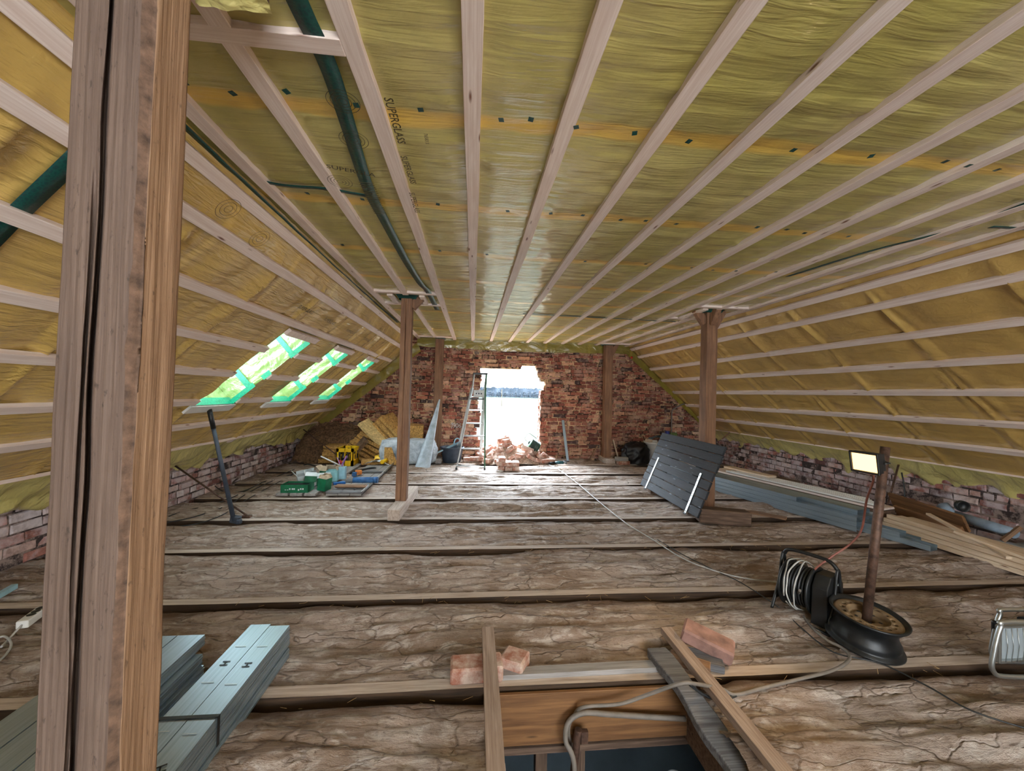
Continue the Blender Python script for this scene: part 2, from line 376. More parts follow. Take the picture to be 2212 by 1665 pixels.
def slope_n(s, y, ys, skew, sd):
    q = y - skew * s
    b = min(abs(q - k) for k in ys)
    at_ = max(.12, min(1, (s + .02) / .3)); cr = at_ * (abs(nz(q * 9 + sd, s * 1.1)) * .050 * math.exp(-(b / .12) ** 2) + abs(nz(q * 3.2, s * 1.6 + q, sd)) * .020)
    return .004 + .014 * min(1, b / .25) ** 2 + cr + .020 * at_ * math.exp(-((b - .02 * nz(s * 3, y, 4)) / .016) ** 2)
WINS = [(3.62, 4.20), (4.85, 5.42), (6.25, 6.82)]; WS0, WS1 = .62, 1.60
def left_keep(u, v):
    s = -.26 + u * 2.92; y = YB + v * (GY - YB)
    return not any(a < y < b and WS0 < s < WS1 for a, b in WINS)
def snap(v, grid):
    for g in grid:
        if abs(v - g) < .012: return g
    return v
def left_fn(u, v):
    s = -.26 + u * 2.92; y = YB + v * (GY - YB)
    n_ = slope_n(s, y, LYS, .10, 3) - .02
    if s < .15:
        t = (s + .26) / .41; q = Vector((-1.17, y, CZ + .01)).lerp(Lp(.15, y), t); return q + LN * n_ * t
    return Lp(s, y, n_)
lf = MB().grid(left_fn, 146, 545, keep=left_keep)
tag(lf.build('wall_left_slope', LSLF), kind='structure')
rf = MB().grid(lambda u, v: Rp(-.05 + u * 2.72, YB + v * (GY - YB), slope_n(-.05 + u * 2.72, YB + v * (GY - YB), RYS, -.05, 8) - .02), 130, 545)
tag(rf.build('wall_right_slope', RSLF), kind='structure')
# roof skin above the films keeps the daylight out
sk = MB()
def strip(a, b, y0, y1): sk.add([(a.x, y0, a.z), (b.x, y0, b.z), (b.x, y1, b.z), (a.x, y1, a.z)], [(0, 1, 2, 3)])
up_ = Vector((0, 0, .25))
strip(Vector((XL - .3, 0, CZ + .25)), Vector((XR + .3, 0, CZ + .25)), YB, GY + .3)
strip(Rp(-.4, 0, -.3), Rp(3.0, 0, -.3), YB, GY + .3)
ys = [YB] + [q for w in WINS for q in w] + [GY + .3]
for i in range(0, len(ys), 2): strip(Lp(-.4, 0, -.3), Lp(3.0, 0, -.3), ys[i], ys[i + 1])
for a, b in WINS:
    strip(Lp(-.4, 0, -.3), Lp(WS0, 0, -.3), a, b); strip(Lp(WS1, 0, -.3), Lp(3.0, 0, -.3), a, b)
tag(sk.build('ceiling_outer_roof', plain('roof_underlay', srgb(90, 80, 70), .9)), kind='structure')

# ------------------------------------------------------------------ brickwork
def bricks(name, mapf, u0, u1, v0, v1, mats, keep=lambda u, v: True, pal=None, ch=.077, bl=.245, hl=.120, clip=None, depth=.11, prot=.012, seed=1):
    rnd = random.Random(seed); b = MB(); cols = []
    pal = pal or [((158, 92, 72), 5), ((140, 78, 62), 5), ((176, 112, 88), 3), ((120, 66, 54), 3), ((196, 146, 116), 1.6), ((74, 54, 52), 1.1), ((206, 170, 140), .6)]
    wts = [p[1] for p in pal]
    nrow = int((v1 - v0) / ch + .5)
    for r in range(nrow):
        v = v0 + r * ch; u = u0 - rnd.random() * .25
        while u < u1:
            L = (bl if rnd.random() < (.75 if r % 2 else .35) else hl); a, c = u + .006, u + L - .006; u += L
            a = max(a, u0); c = min(c, u1)
            segs = [(a, c)]
            if clip: segs = clip(a, c, v + ch / 2)
            for a_, c_ in segs:
                if c_ - a_ < .03 or not keep((a_ + c_) / 2, v + ch / 2): continue
                t = rnd.uniform(-prot, prot * .6); j = lambda q=.004: rnd.uniform(-q, q)
                z0_, z1_ = v + .006 + j(.003), v + ch - .007 + j(.003); e = .007
                back = [(a_, z0_), (c_, z0_), (c_, z1_), (a_, z1_)]
                P = [mapf(p, q, -depth) for p, q in back]
                rg = [(p + j(), q + j(.003)) for p, q in back]
                P += [mapf(p, q, t - .008) for p, q in rg]
                cc = ((a_ + c_) / 2, (z0_ + z1_) / 2)
                P += [mapf(p + (e if p < cc[0] else -e) + j(.003), q + (e if q < cc[1] else -e) + j(.002), t + j(.003)) for p, q in rg]
                F = [(8, 9, 10, 11)]
                for k in range(4):
                    l = (k + 1) % 4; F += [(k, l, 4 + l, 4 + k), (4 + k, 4 + l, 8 + l, 8 + k)]
                b.add(P, F)
                q = rnd.choices(pal, wts)[0][0]; f_ = rnd.uniform(.84, 1.12); cl = srgb(*[min(255, x * f_) for x in q]); cols += [cl] * 9
    o = b.build(name, mats)
    ca = o.data.color_attributes.new('col', 'FLOAT_COLOR', 'CORNER'); arr = []
    for p, cl in zip(o.data.polygons, cols): arr += list(cl) * p.loop_total
    ca.data.foreach_set('color', arr)
    return o
# opening in the gable (ragged): half-open intervals of X per height
def hole(z):
    if z > 1.90 or z < .02: return None
    l = .145 + .02 * math.sin(z * 9); r = 1.375
    if z < .35: l = .22
    if z > 1.82: return (.97, 1.27)
    if z > 1.66: return (l - .01, 1.30)
    if z > 1.58: return (l, 1.36)
    if z > 1.50: return (l, 1.47)
    if z > 1.40: return (l, 1.43)
    if 1.0 < z < 1.2: l -= .03
    if .45 < z < .62: l -= .05
    return (l, r)
rh = random.Random(4)
def clipg(a, c, z):
    h = hole(z)
    if not h: return [(a, c)]
    l, r = h[0] + rh.uniform(-.012, .02), h[1] + rh.uniform(-.01, .012)
    out = []
    if a < l: out.append((a, min(c, l)))
    if c > r: out.append((max(a, r), c))
    return out
def under(u, v):
    zl = L0.z + (u - L0.x) * math.tan(aL) if u < XL else 9
    zr = R0.z - (u - R0.x) * math.tan(aR) if u > XR else 9
    return v < min(zl, zr) + .15
wf = tag(bricks('wall_far', lambda u, v, d: (u, GY - d, v), -3.3, 5.3, 0, 2.48, BRICK, under, None, clip=clipg, depth=.05, seed=3), kind='structure')
# wall core behind the face bricks, with the opening's rough reveals
core = MB()
def cb(x0, x1, z0, z1): core.box(((x0 + x1) / 2, GY + .135, (z0 + z1) / 2), (x1 - x0, .246, z1 - z0))
zs = [0.0, .35, .45, .62, 1.0, 1.2, 1.4, 1.5, 1.58, 1.66, 1.82, 1.90]
for z0, z1 in zip(zs[:-1], zs[1:]):
    h = hole((z0 + z1) / 2); cb(-3.3, h[0] - .01, z0, z1); cb(h[1] + .01, 5.3, z0, z1)
cb(-3.3, 5.3, 1.90, 2.75)
core.box((1, GY + .135, -1.6), (9, .246, 3.2))
tag(core.build('wall_far_core', MORT), kind='structure')
# reveals of the opening: loose brick ends
rv = bricks('wall_far_reveal_right', lambda u, v, d: (1.385 + d, GY + u, v), .0, .26, 0, 1.42, BRICK, seed=8, depth=-.02)
tag(rv, kind='structure')
# knee walls
kneepal = [((176, 120, 108), 5), ((150, 96, 88), 4), ((196, 168, 160), 4), ((206, 192, 190), 2), ((124, 82, 78), 2)]
kneer = [((160, 104, 92), 5), ((136, 86, 78), 5), ((178, 140, 128), 3), ((190, 168, 160), 1.5), ((108, 74, 70), 2)]
XWL, XWR = -3.2, 5.12
tag(bricks('wall_left', lambda u, v, d: (XWL + d, u, v), YB, GY, -.08, .60, BRICKW, pal=kneepal, seed=11, prot=.012, bl=.215, hl=.105), kind='structure')
tag(bricks('wall_right', lambda u, v, d: (XWR - d, GY + YB - u, v), YB, GY, -.08, .60, BRICKW, pal=kneer, seed=12, prot=.012, bl=.215, hl=.105), kind='structure')
kc = MB(); kc.box((XWL - .14, (YB + GY) / 2, .0), (.26, GY - YB, 1.2)); tag(kc.build('wall_left_core', MORTW), kind='structure')
kc = MB(); kc.box((XWR + .14, (YB + GY) / 2, .0), (.26, GY - YB, 1.2)); tag(kc.build('wall_right_core', MORTW), kind='structure')
# rear gable, behind the viewer, its opening made up to hold the fill lamp
rb = MB()
for x0, x1, z0, z1 in ((-3.4, -.4, -3, 2.7), (2.4, 5.4, -3, 2.7), (-.4, 2.4, -3, .6), (-.4, 2.4, 2.3, 2.7)): rb.box(((x0 + x1) / 2, YB - .12, (z0 + z1) / 2), (x1 - x0, .24, z1 - z0))
tag(rb.build('wall_rear', MORTW), kind='structure')

# film strips dressed down onto the gable
def gstrip(pts_top, pts_bot, n=60):
    g = MB()
    def fn(u, v):
        k = u * (len(pts_top) - 1); i = min(int(k), len(pts_top) - 2); t = k - i
        a = Vector(pts_top[i]).lerp(Vector(pts_top[i + 1]), t); b = Vector(pts_bot[i]).lerp(Vector(pts_bot[i + 1]), t)
        p = a.lerp(b, v); p.y = GY - .03 - .02 * v - .03 * abs(nz(p.x * 5, p.z * 6)) ; p.z += .02 * nz(p.x * 4, 0, 2) * v; return p
    return g.grid(fn, n, 8)
g1 = gstrip([(-1.12, 0, 2.385), (.8, 0, 2.385), (3.2, 0, 2.37)], [(-1.12, 0, 2.20), (.8, 0, 2.16), (3.2, 0, 2.20)])
g2 = gstrip([Lp(-.12, 0), Lp(1.2, 0), Lp(2.3, 0)], [Lp(-.02, 0) + Vector((.14, 0, -.13)), Lp(1.2, 0) + Vector((.11, 0, -.12)), Lp(2.3, 0) + Vector((.08, 0, -.10))])
g3 = gstrip([Rp(-.05, 0), Rp(1.2, 0), Rp(2.5, 0)], [Rp(0, 0) + Vector((-.11, 0, -.10)), Rp(1.2, 0) + Vector((-.07, 0, -.07)), Rp(2.5, 0) + Vector((-.05, 0, -.05))])
for g, nm in ((g1, 'trim_1'), (g2, 'trim_2'), (g3, 'trim_3')): tag(g.build(nm, film('edge_film_' + nm, srgb(150, 134, 48), srgb(128, 116, 40), srgb(160, 140, 50), .9, .1, 0, .03, (6, 6, 9))), kind='structure')

# loose film hanging below the lowest batten on both sides
def flap(fp, s0, side):
    def fn(u, v):
        y = YB + u * (GY - .15 - YB); s = s0 + v * (.34 + .10 * nz(y * .9, side * 5) + .03 * nz(y * 4, 1))
        w = v * (.5 + .5 * v)
        return fp(s, y, .03 + w * (.11 * nz(y * 4.2, v * 1.4, side) + .05 * nz(y * 9 + v * 3, v * 4, 4)) + .045 * v)
    return MB().grid(fn, 420, 14)
tag(flap(Lp, 2.30, 1).build('plastic_film_flap', FLAP), 'loose crinkled yellow film edge drooping over the left low brick wall', 'plastic film', 'loose film edges')
tag(flap(Rp, 2.40, 2).build('plastic_film_flap', FLAP), 'loose crinkled yellow film edge drooping over the right low brick wall', 'plastic film', 'loose film edges')

# ------------------------------------------------------------------ battens
for i, x in enumerate(BX):
    lab = 'pale spruce batten on the flat ceiling, %s from the left slope' % ORD[i]
    def bt(y0, y1, l=lab): return beam('ceiling_batten', (x, y0, CZ - .018), (x, y1, CZ - .018), .062, .030, BATTEN, label=l, cat='batten', group='battens under the flat ceiling', wav=.004, up=(0, 0, 1))
    y1 = 7.83 if i < 12 else 7.86
    if i == 1:
        bt(1.10, 4.30, 'pale spruce batten running from the near post to the middle post'); bt(4.66, 7.5, 'pale spruce batten running from the middle left post to the far left post')
    elif i == 11:
        bt(YB, 4.28, 'pale spruce batten ending at the head of the right middle post'); bt(4.66, 7.5, 'pale spruce batten between the right middle post and the far right post')
    else: bt(YB, y1)
for i, s in enumerate((0.02, .15, .49, .83, 1.17, 1.55, 1.91, 2.33)):
    lab = 'pale spruce batten along the left slope, %s below the ceiling edge' % ORD[i]
    ye = min(7.8, 7.35 + s * .45)
    pb = (lambda yy: Vector((-1.205, yy, 2.285))) if i == 0 else (lambda yy: Lp(s, yy, .015))
    def lb(y0, y1, l): beam('slope_batten', pb(y0), pb(y1), .062, .030, BATTEN, label=l, cat='batten', group='battens on the left slope', wav=.004, up=LN)
    if WS0 - .03 < s < WS1 + .03:
        a = YB
        for k, (w0, w1) in enumerate(WINS):
            lb(a, w0 + .0, lab.replace('pale spruce ', '').replace(' below the ceiling edge', ' down') + ', ' + ['near the viewer', 'between first and second skylights', 'between second and third skylights'][k]); a = w1
        lb(a, ye, lab.replace('pale spruce ', '').replace(' below the ceiling edge', ' down') + ', beyond the last skylight')
    else: lb(YB, ye, lab)
for i, s in enumerate((.03, .25, .61, .95, 1.30, 1.685, 2.055, 2.44)):
    lab = 'pale spruce batten along the right slope, %s below the ceiling edge' % ORD[i]
    beam('slope_batten', Rp(s, YB, .015), Rp(s, 7.82, .015), .062, .030, BATTEN, label=lab, cat='batten', group='battens on the right slope', wav=.004, up=RN)
# noggins framing the posts
for (x0, x1, y, l) in ((-1.06, -.42, 1.21, 'short batten crossing behind the head of the near post'), (-1.06, -.42, 4.22, 'short batten crossing in front of the middle left post head'),
                       (-1.06, -.42, 4.76, 'short batten crossing behind the middle left post head'), (2.50, 3.10, 4.18, 'short batten crossing in front of the right middle post head'),
                       (2.50, 3.10, 4.86, 'short batten crossing behind the right middle post head'), (-1.06, -.42, 7.55, 'short batten crossing at the far left post head'), (2.50, 3.10, 7.55, 'short batten crossing at the far right post head')):
    beam('cross_batten', (x0, y, CZ - .02), (x1, y, CZ - .02), .06, .028, BATTEN, label=l, cat='batten', group='short cross battens')
for (x, y0, y1, l) in ((-.92, 4.30, 4.66, 'short piece of batten left of the middle left post head'), (-.58, 4.30, 4.66, 'short piece of batten right of the middle left post head'), (2.64, 4.25, 4.80, 'short piece of batten left of the right middle post head')):
    beam('cross_batten', (x, y0, CZ - .03), (x, y1, CZ - .03), .06, .028, BATTEN, label=l, cat='batten', group='short cross battens')

# ------------------------------------------------------------------ tape, staples and print on the films (parts of the ceiling)
def ribbon(name, pts, w, mat, nrm, parent, off=.004):
    """flat tape following points given on the film"""
    pts = smooth_path(pts, 8); b = MB(); P = []
    nrm = Vector(nrm)
    for i, p in enumerate(pts):
        t = (pts[min(i + 1, len(pts) - 1)] - pts[max(i - 1, 0)]).normalized(); s_ = nrm.cross(t).normalized()
        q = p + nrm * (off + .002 * nz(p.x * 8, p.y * 8)); P += [q - s_ * w / 2, q + s_ * w / 2]
    F = [(2 * i, 2 * i + 1, 2 * i + 3, 2 * i + 2) for i in range(len(pts) - 1)]
    b.add(P, F, 0, True); o = b.build(name, mat, parent)
    sm = o.modifiers.new('t', 'SOLIDIFY'); sm.thickness = .0012; return o
DN = (0, 0, -1)
cz = lambda x, y: at(x, y, 'Z', CZ - .017)
ribbon('tape_strip', [cz(620, -60), cz(660, 30), cz(708, 130), cz(745, 240), cz(795, 400), cz(835, 480), cz(880, 565), cz(910, 612), cz(925, 628), cz(945, 668)], .06, TAPE, DN, ceiling, .012)
ribbon('tape_strip', [cz(390, 258), cz(480, 345), cz(560, 420), cz(650, 505), cz(760, 607), cz(860, 695)], .035, TAPE, DN, ceiling, .012)
ribbon('tape_strip', [cz(560, 386), cz(620, 397), cz(700, 403), cz(790, 418)], .03, TAPE, DN, ceiling, .01)
ribbon('tape_strip', [cz(1700, 595), cz(1850, 548), cz(1960, 518), cz(2080, 487), cz(2240, 425)], .035, TAPE, DN, ceiling, .01)
ribbon('tape_strip', [cz(1130, 676), cz(1260, 683), cz(1400, 691), cz(1460, 694)], .05, TAPE, DN, ceiling, .006)
ribbon('tape_strip', [cz(2140, 486), cz(2240, 492)], .03, TAPE, DN, ceiling, .01)
ribbon('tape_strip', [cz(30, -15), cz(158, 75)], .05, TAPE, DN, ceiling, .012)
ribbon('tape_strip', [Lp(.68, 1.51, .0), Lp(.45, 1.47, .0), Lp(.18, 1.43, .0)], .065, TAPE, LN, ceiling, .014)
tp = [(398, 168), (503, 192), (619, 188), (770, 218), (909, 228), (1083, 250), (1147, 249), (1245, 266), (1371, 279), (1488, 297), (1714, 316), (1882, 329), (2042, 341), (2092, 350), (2154, 359),
      (783, 424), (946, 435), (1097, 450), (1190, 455), (1259, 459), (1341, 469), (1395, 471), (1461, 478), (1636, 485), (1700, 490), (1738, 498), (1833, 505), (950, 537), (1052, 545), (1264, 560), (1395, 566), (1494, 574), (1540, 579), (1590, 581), (1676, 583), (740, 524), (664, 411)]
for i, (x, y) in enumerate(tp):
    p = cz(x, y); p.z -= .016; s_ = .020; a = random.uniform(-.4, .4)
    b = MB().box((0, 0, 0), (s_, s_ * 1.1, .0012)); o = b.build('tape_patch', TAPE, ceiling); o.location = p; o.rotation_euler = (random.uniform(-.1, .1), random.uniform(-.1, .1), a)
def ftext(s, p, dirv, size, nrm=DN):
    x = Vector(dirv).normalized(); z = Vector(nrm).normalized(); y = z.cross(x)
    text_mesh('printed_text', s, size, mat4(Matrix((x, y, z)).transposed(), p), INK, ceiling)
def cdown(x, y, d=.022): p = cz(x, y); p.z = CZ - .032 - d; return p
a, b_ = cdown(829, 187), cdown(852, 262)
ftext('SUPERGLASS', a, b_ - a, .045)
a, b_ = cdown(706, 345), cdown(762, 356)
ftext('SUPERGLA', a, b_ - a, .045)
a, b_ = cdown(865, 318), cdown(885, 372); ftext('SUPERGLASS', a, b_ - a, .04)
a, b_ = cdown(884, 400), cdown(896, 440); ftext('SUPERGLASS', a, b_ - a, .04)
a, b_ = cdown(916, 268), cdown(922, 300); ftext('76583 S', a, b_ - a, .02)
for (x, y) in ((660, 340),): pass
for s_, y in ((.33, 3.3), (.33, 3.85), (.33, 4.5), (.33, 5.2)):
    ftext('SUPERGLASS', Lp(s_, y, .034), (0, 1, 0), .05, LN)
def ring_print(c, n, rs):
    b = MB(); R = frame(Vector(n).orthogonal(), n)
    for r in rs: b.lathe([(r - .0012, 0), (r + .0012, 0)], 28, R, c)
    b.build('printed_rings', INK, ceiling)
for (x, y) in ((742, 200), (765, 285), (735, 378)): ring_print(cdown(x, y, .018), DN, (.014, .028, .042, .056))
ring_print(Lp(.02 + .0, 1.98, .045), LN, (.02, .04, .06)); ring_print(Lp(.05, 2.3, .045), LN, (.02, .04, .06))
hb = MB()
for k in range(9):
    for (x0, y0) in ((768, 440), (785, 478)):
        p = cdown(x0 + 14, y0 - 60, .018); hb.box((p.x + .02, p.y + .02 * k, p.z), (.07, .004, .001))
hb.build('printed_hatching', INK, ceiling)

# ------------------------------------------------------------------ skylights in the left slope
for k, (a, b_) in enumerate(WINS):
    D = -.30
    w = tag(empty('window_%d' % (k + 1), Lp((WS0 + WS1) / 2, (a + b_) / 2)), kind='structure')
    w.name = 'window_%d' % (k + 1); bpy.context.view_layer.update(); inv = w.matrix_world.inverted()
    def put(mb, nm, mt):
        o = mb.build(nm, mt); o.parent = w; o.matrix_parent_inverse = inv; return o
    r = MB()
    def rq(f1, nu=20, nv=20):
        r.grid(lambda u, v: f1(u, v), nu, nv)
    wr = lambda u, v: .010 * nz(u * 5 + k, v * 5) + .006 * nz(u * 14, v * 14)
    rq(lambda u, v: Lp(WS0 + u * (WS1 - WS0), b_ + wr(u, v), D * v))                     # far cheek
    rq(lambda u, v: Lp(WS0 + u * (WS1 - WS0), a - wr(u, v), D * v))                      # near cheek
    rq(lambda u, v: Lp(WS0 + wr(u, v), a + u * (b_ - a), D * v))
    rq(lambda u, v: Lp(WS1 + wr(u, v), a + u * (b_ - a), D * v))
    put(r, 'reveal_film', REVEAL)
    gl = MB(); gl.add([Lp(WS0, a, D), Lp(WS1, a, D), Lp(WS1, b_, D), Lp(WS0, b_, D)], [(0, 1, 2, 3)])
    gm = bpy.data.materials.get('roof_glass')
    if not gm:
        n = NT('roof_glass', .05); n.set('Transmission Weight', 1.0); n.col((.9, 1, .97, 1)); n.b.inputs['IOR'].default_value = 1.02; gm = n.m
    put(gl, 'pane', gm)
    fr = MB()
    for s in (WS0, WS1, (WS0 + WS1) / 2): fr.bar(Lp(s, a, D + .02), Lp(s, b_, D + .02), .04, .04, LN)
    for y in (a, b_): fr.bar(Lp(WS0, y, D + .02), Lp(WS1, y, D + .02), .04, .04, LN)
    put(fr, 'window_frame', PLANKW)
    tpz = MB()
    def tapeq(s0, s1, n0, n1, y): tpz.add([Lp(s0, y, n0), Lp(s1, y, n0), Lp(s1, y, n1), Lp(s0, y, n1)], [(0, 1, 2, 3)])
    yb = b_ - .014
    tapeq(WS0 + .20, WS0 + .25, -.01, D + .02, yb); tapeq(WS1 - .26, WS1 - .20, -.01, D + .02, yb)
    tapeq(WS0 + .02, WS0 + .26, .018, -.03, yb - .004); tapeq(WS1 - .28, WS1 - .0, .018, -.03, yb - .004); tapeq(WS0 + .50, WS0 + .60, .02, -.03, yb - .004)
    tpz.add([Lp(WS1 - .01, a, .02), Lp(WS1 - .01, b_, .02), Lp(WS1 - .012, b_, -.06), Lp(WS1 - .012, a, -.06)], [(0, 1, 2, 3)])
    put(tpz, 'tape_strip', GTAPE)
    tq = MB(); tq.add([Lp(WS0 - .13, a - .02, .025), Lp(WS0 - .13, b_ - .12, .025), Lp(WS0 - .09, b_ - .12, .025), Lp(WS0 - .09, a - .02, .025)], [(0, 1, 2, 3)])
    put(tq, 'tape_strip', TAPE)
    lt = MB(); lt.bar(Lp(WS0 - .035, a - .03, .022), Lp(WS0 - .035, b_ + .03, .022), .065, .03, LN); put(lt, 'lintel_board', OLDW if k < 0 else BATTEN)
    sl = MB(); sl.bar(Lp(WS1 + .045, a - .02, .02), Lp(WS1 + .045, b_ + .03, .02), .09, .02, LN); put(sl, 'window_sill', WHITEP)

# ------------------------------------------------------------------ floor
JY = [1.815 + .78 * k for k in range(-5, 8)]        # joist centre lines
FX0, FX1 = -3.3, 5.25
nx, ny = 380, 920
xs = np.linspace(FX0, FX1, nx); ysn = np.linspace(YB, 7.95, ny)
def vnoise(X, Y, seed):
    rs = np.random.RandomState(seed); T = rs.rand(256, 256)
    xi = np.floor(X).astype(int); yi = np.floor(Y).astype(int); fx = X - xi; fy = Y - yi
    fx = fx * fx * (3 - 2 * fx); fy = fy * fy * (3 - 2 * fy)
    g = lambda a, b: T[(xi + a) % 256, (yi + b) % 256]
    return (g(0, 0) * (1 - fx) + g(1, 0) * fx) * (1 - fy) + (g(0, 1) * (1 - fx) + g(1, 1) * fx) * fy - .5
def fbm(X, Y, sx, sy, oct_, seed):
    r = 0; a = 1
    for o in range(oct_): r = r + a * vnoise(X * sx + 31 * o, Y * sy + 17 * o, seed + o); sx *= 2; sy *= 2; a *= .5
    return r
X, Y = np.meshgrid(xs, ysn)
ph = ((Y - JY[0]) / .78) % 1.0; dj = ph * .78                     # distance behind the joist centre line
Z = -.012 + .030 * np.sin(np.clip(ph, 0, 1) * PI) * .6
Z += .030 * fbm(X, Y, 1.5, 5, 4, 5) * np.sin(ph * PI) ** .4 + .020 * fbm(X + .3 * vnoise(X * 3, Y * 3, 9), Y, 3, 18, 4, 21) * np.clip(dj / .15, 0, 1)
gap = .78 - dj                                                     # distance to the next joist's centre line
edge = .035 + .045 + .03 * (vnoise(X * 2.4, Y * 0 + np.floor((Y - JY[0]) / .78) * 7.3, 40) + .2)
_t = fbm(X + .25 * vnoise(X * 2, Y * 2, 19), Y, 1.1, 6.5, 3, 61) * 7
_f = _t - np.floor(_t); Z += .0085 * (np.floor(_t) + np.clip((_f - .5) / .12 + .5, 0, 1)) * np.sin(ph * PI) ** .5
Z -= .12 * np.clip((edge + .012 - gap) / .016, 0, 1)
Z = np.where(dj < .03, -.05, Z); Z = np.where((dj >= .03) & (dj < .06), np.minimum(Z, -.004), Z); Z = np.minimum(Z, .034)
Z = np.where((X < XWL + .12) | (X > XWR - .1), np.minimum(Z, .0), Z)
HX0, HX1, HY1 = .13, 1.02, 1.765
FI = []
idx = lambda i, j: j * nx + i
hx = (X > HX0) & (X < HX1) & (Y < HY1) & (Y > -.6)
for j in range(ny - 1):
    for i in range(nx - 1):
        if hx[j, i] and hx[j, i + 1] and hx[j + 1, i]: continue
        FI.append((idx(i, j), idx(i + 1, j), idx(i + 1, j + 1), idx(i, j + 1)))
fm = MB(); fm.v = list(map(tuple, np.stack([X, Y, Z], -1).reshape(-1, 3).tolist())); fm.f = FI; fm.mi = [0] * len(FI); fm.sm = [True] * len(FI)
floor = tag(fm.build('floor', CLAY), kind='structure')
for i, y in enumerate(JY):
    d = JY[::-1].index(y)
    lab = 'dusty floor joist, %s from the brick gable' % ORD[d]
    seg = [(FX0 + .12, XWR - .01)]
    if y < 1.7 and y > -.6: seg = [(FX0 + .12, HX0 - .02), (HX1 + .02, XWR - .01)]
    for q, (a, b_) in enumerate(seg):
        l = lab if len(seg) == 1 else lab + (', left of the hatch' if q == 0 else ', right of the hatch')
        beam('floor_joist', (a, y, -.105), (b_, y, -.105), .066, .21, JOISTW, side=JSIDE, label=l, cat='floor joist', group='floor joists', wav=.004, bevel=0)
# ================================================================== THINGS
def thing(name, label, cat, loc, group=None):
    o = empty(name, loc); return tag(o, label, cat, group)
def put(root, mb, name, mat, label=None, bevel=0, seg=1, sub=0, kind=None):
    o = mb.build(name, mat, None, None, bevel, seg, sub); o.parent = root
    if root.parent: o.matrix_parent_inverse = Matrix.Identity(4)
    o.matrix_parent_inverse = Matrix.Translation(-Vector(root.location)) if root.type == 'EMPTY' else Matrix.Identity(4)
    if label: o['label'] = label
    if kind: o['kind'] = kind
    return o
def solo(mb, name, mat, label, cat, group=None, M_=None, bevel=0, seg=1, sub=0):
    return tag(mb.build(name, mat, None, M_, bevel, seg, sub), label, cat, group)

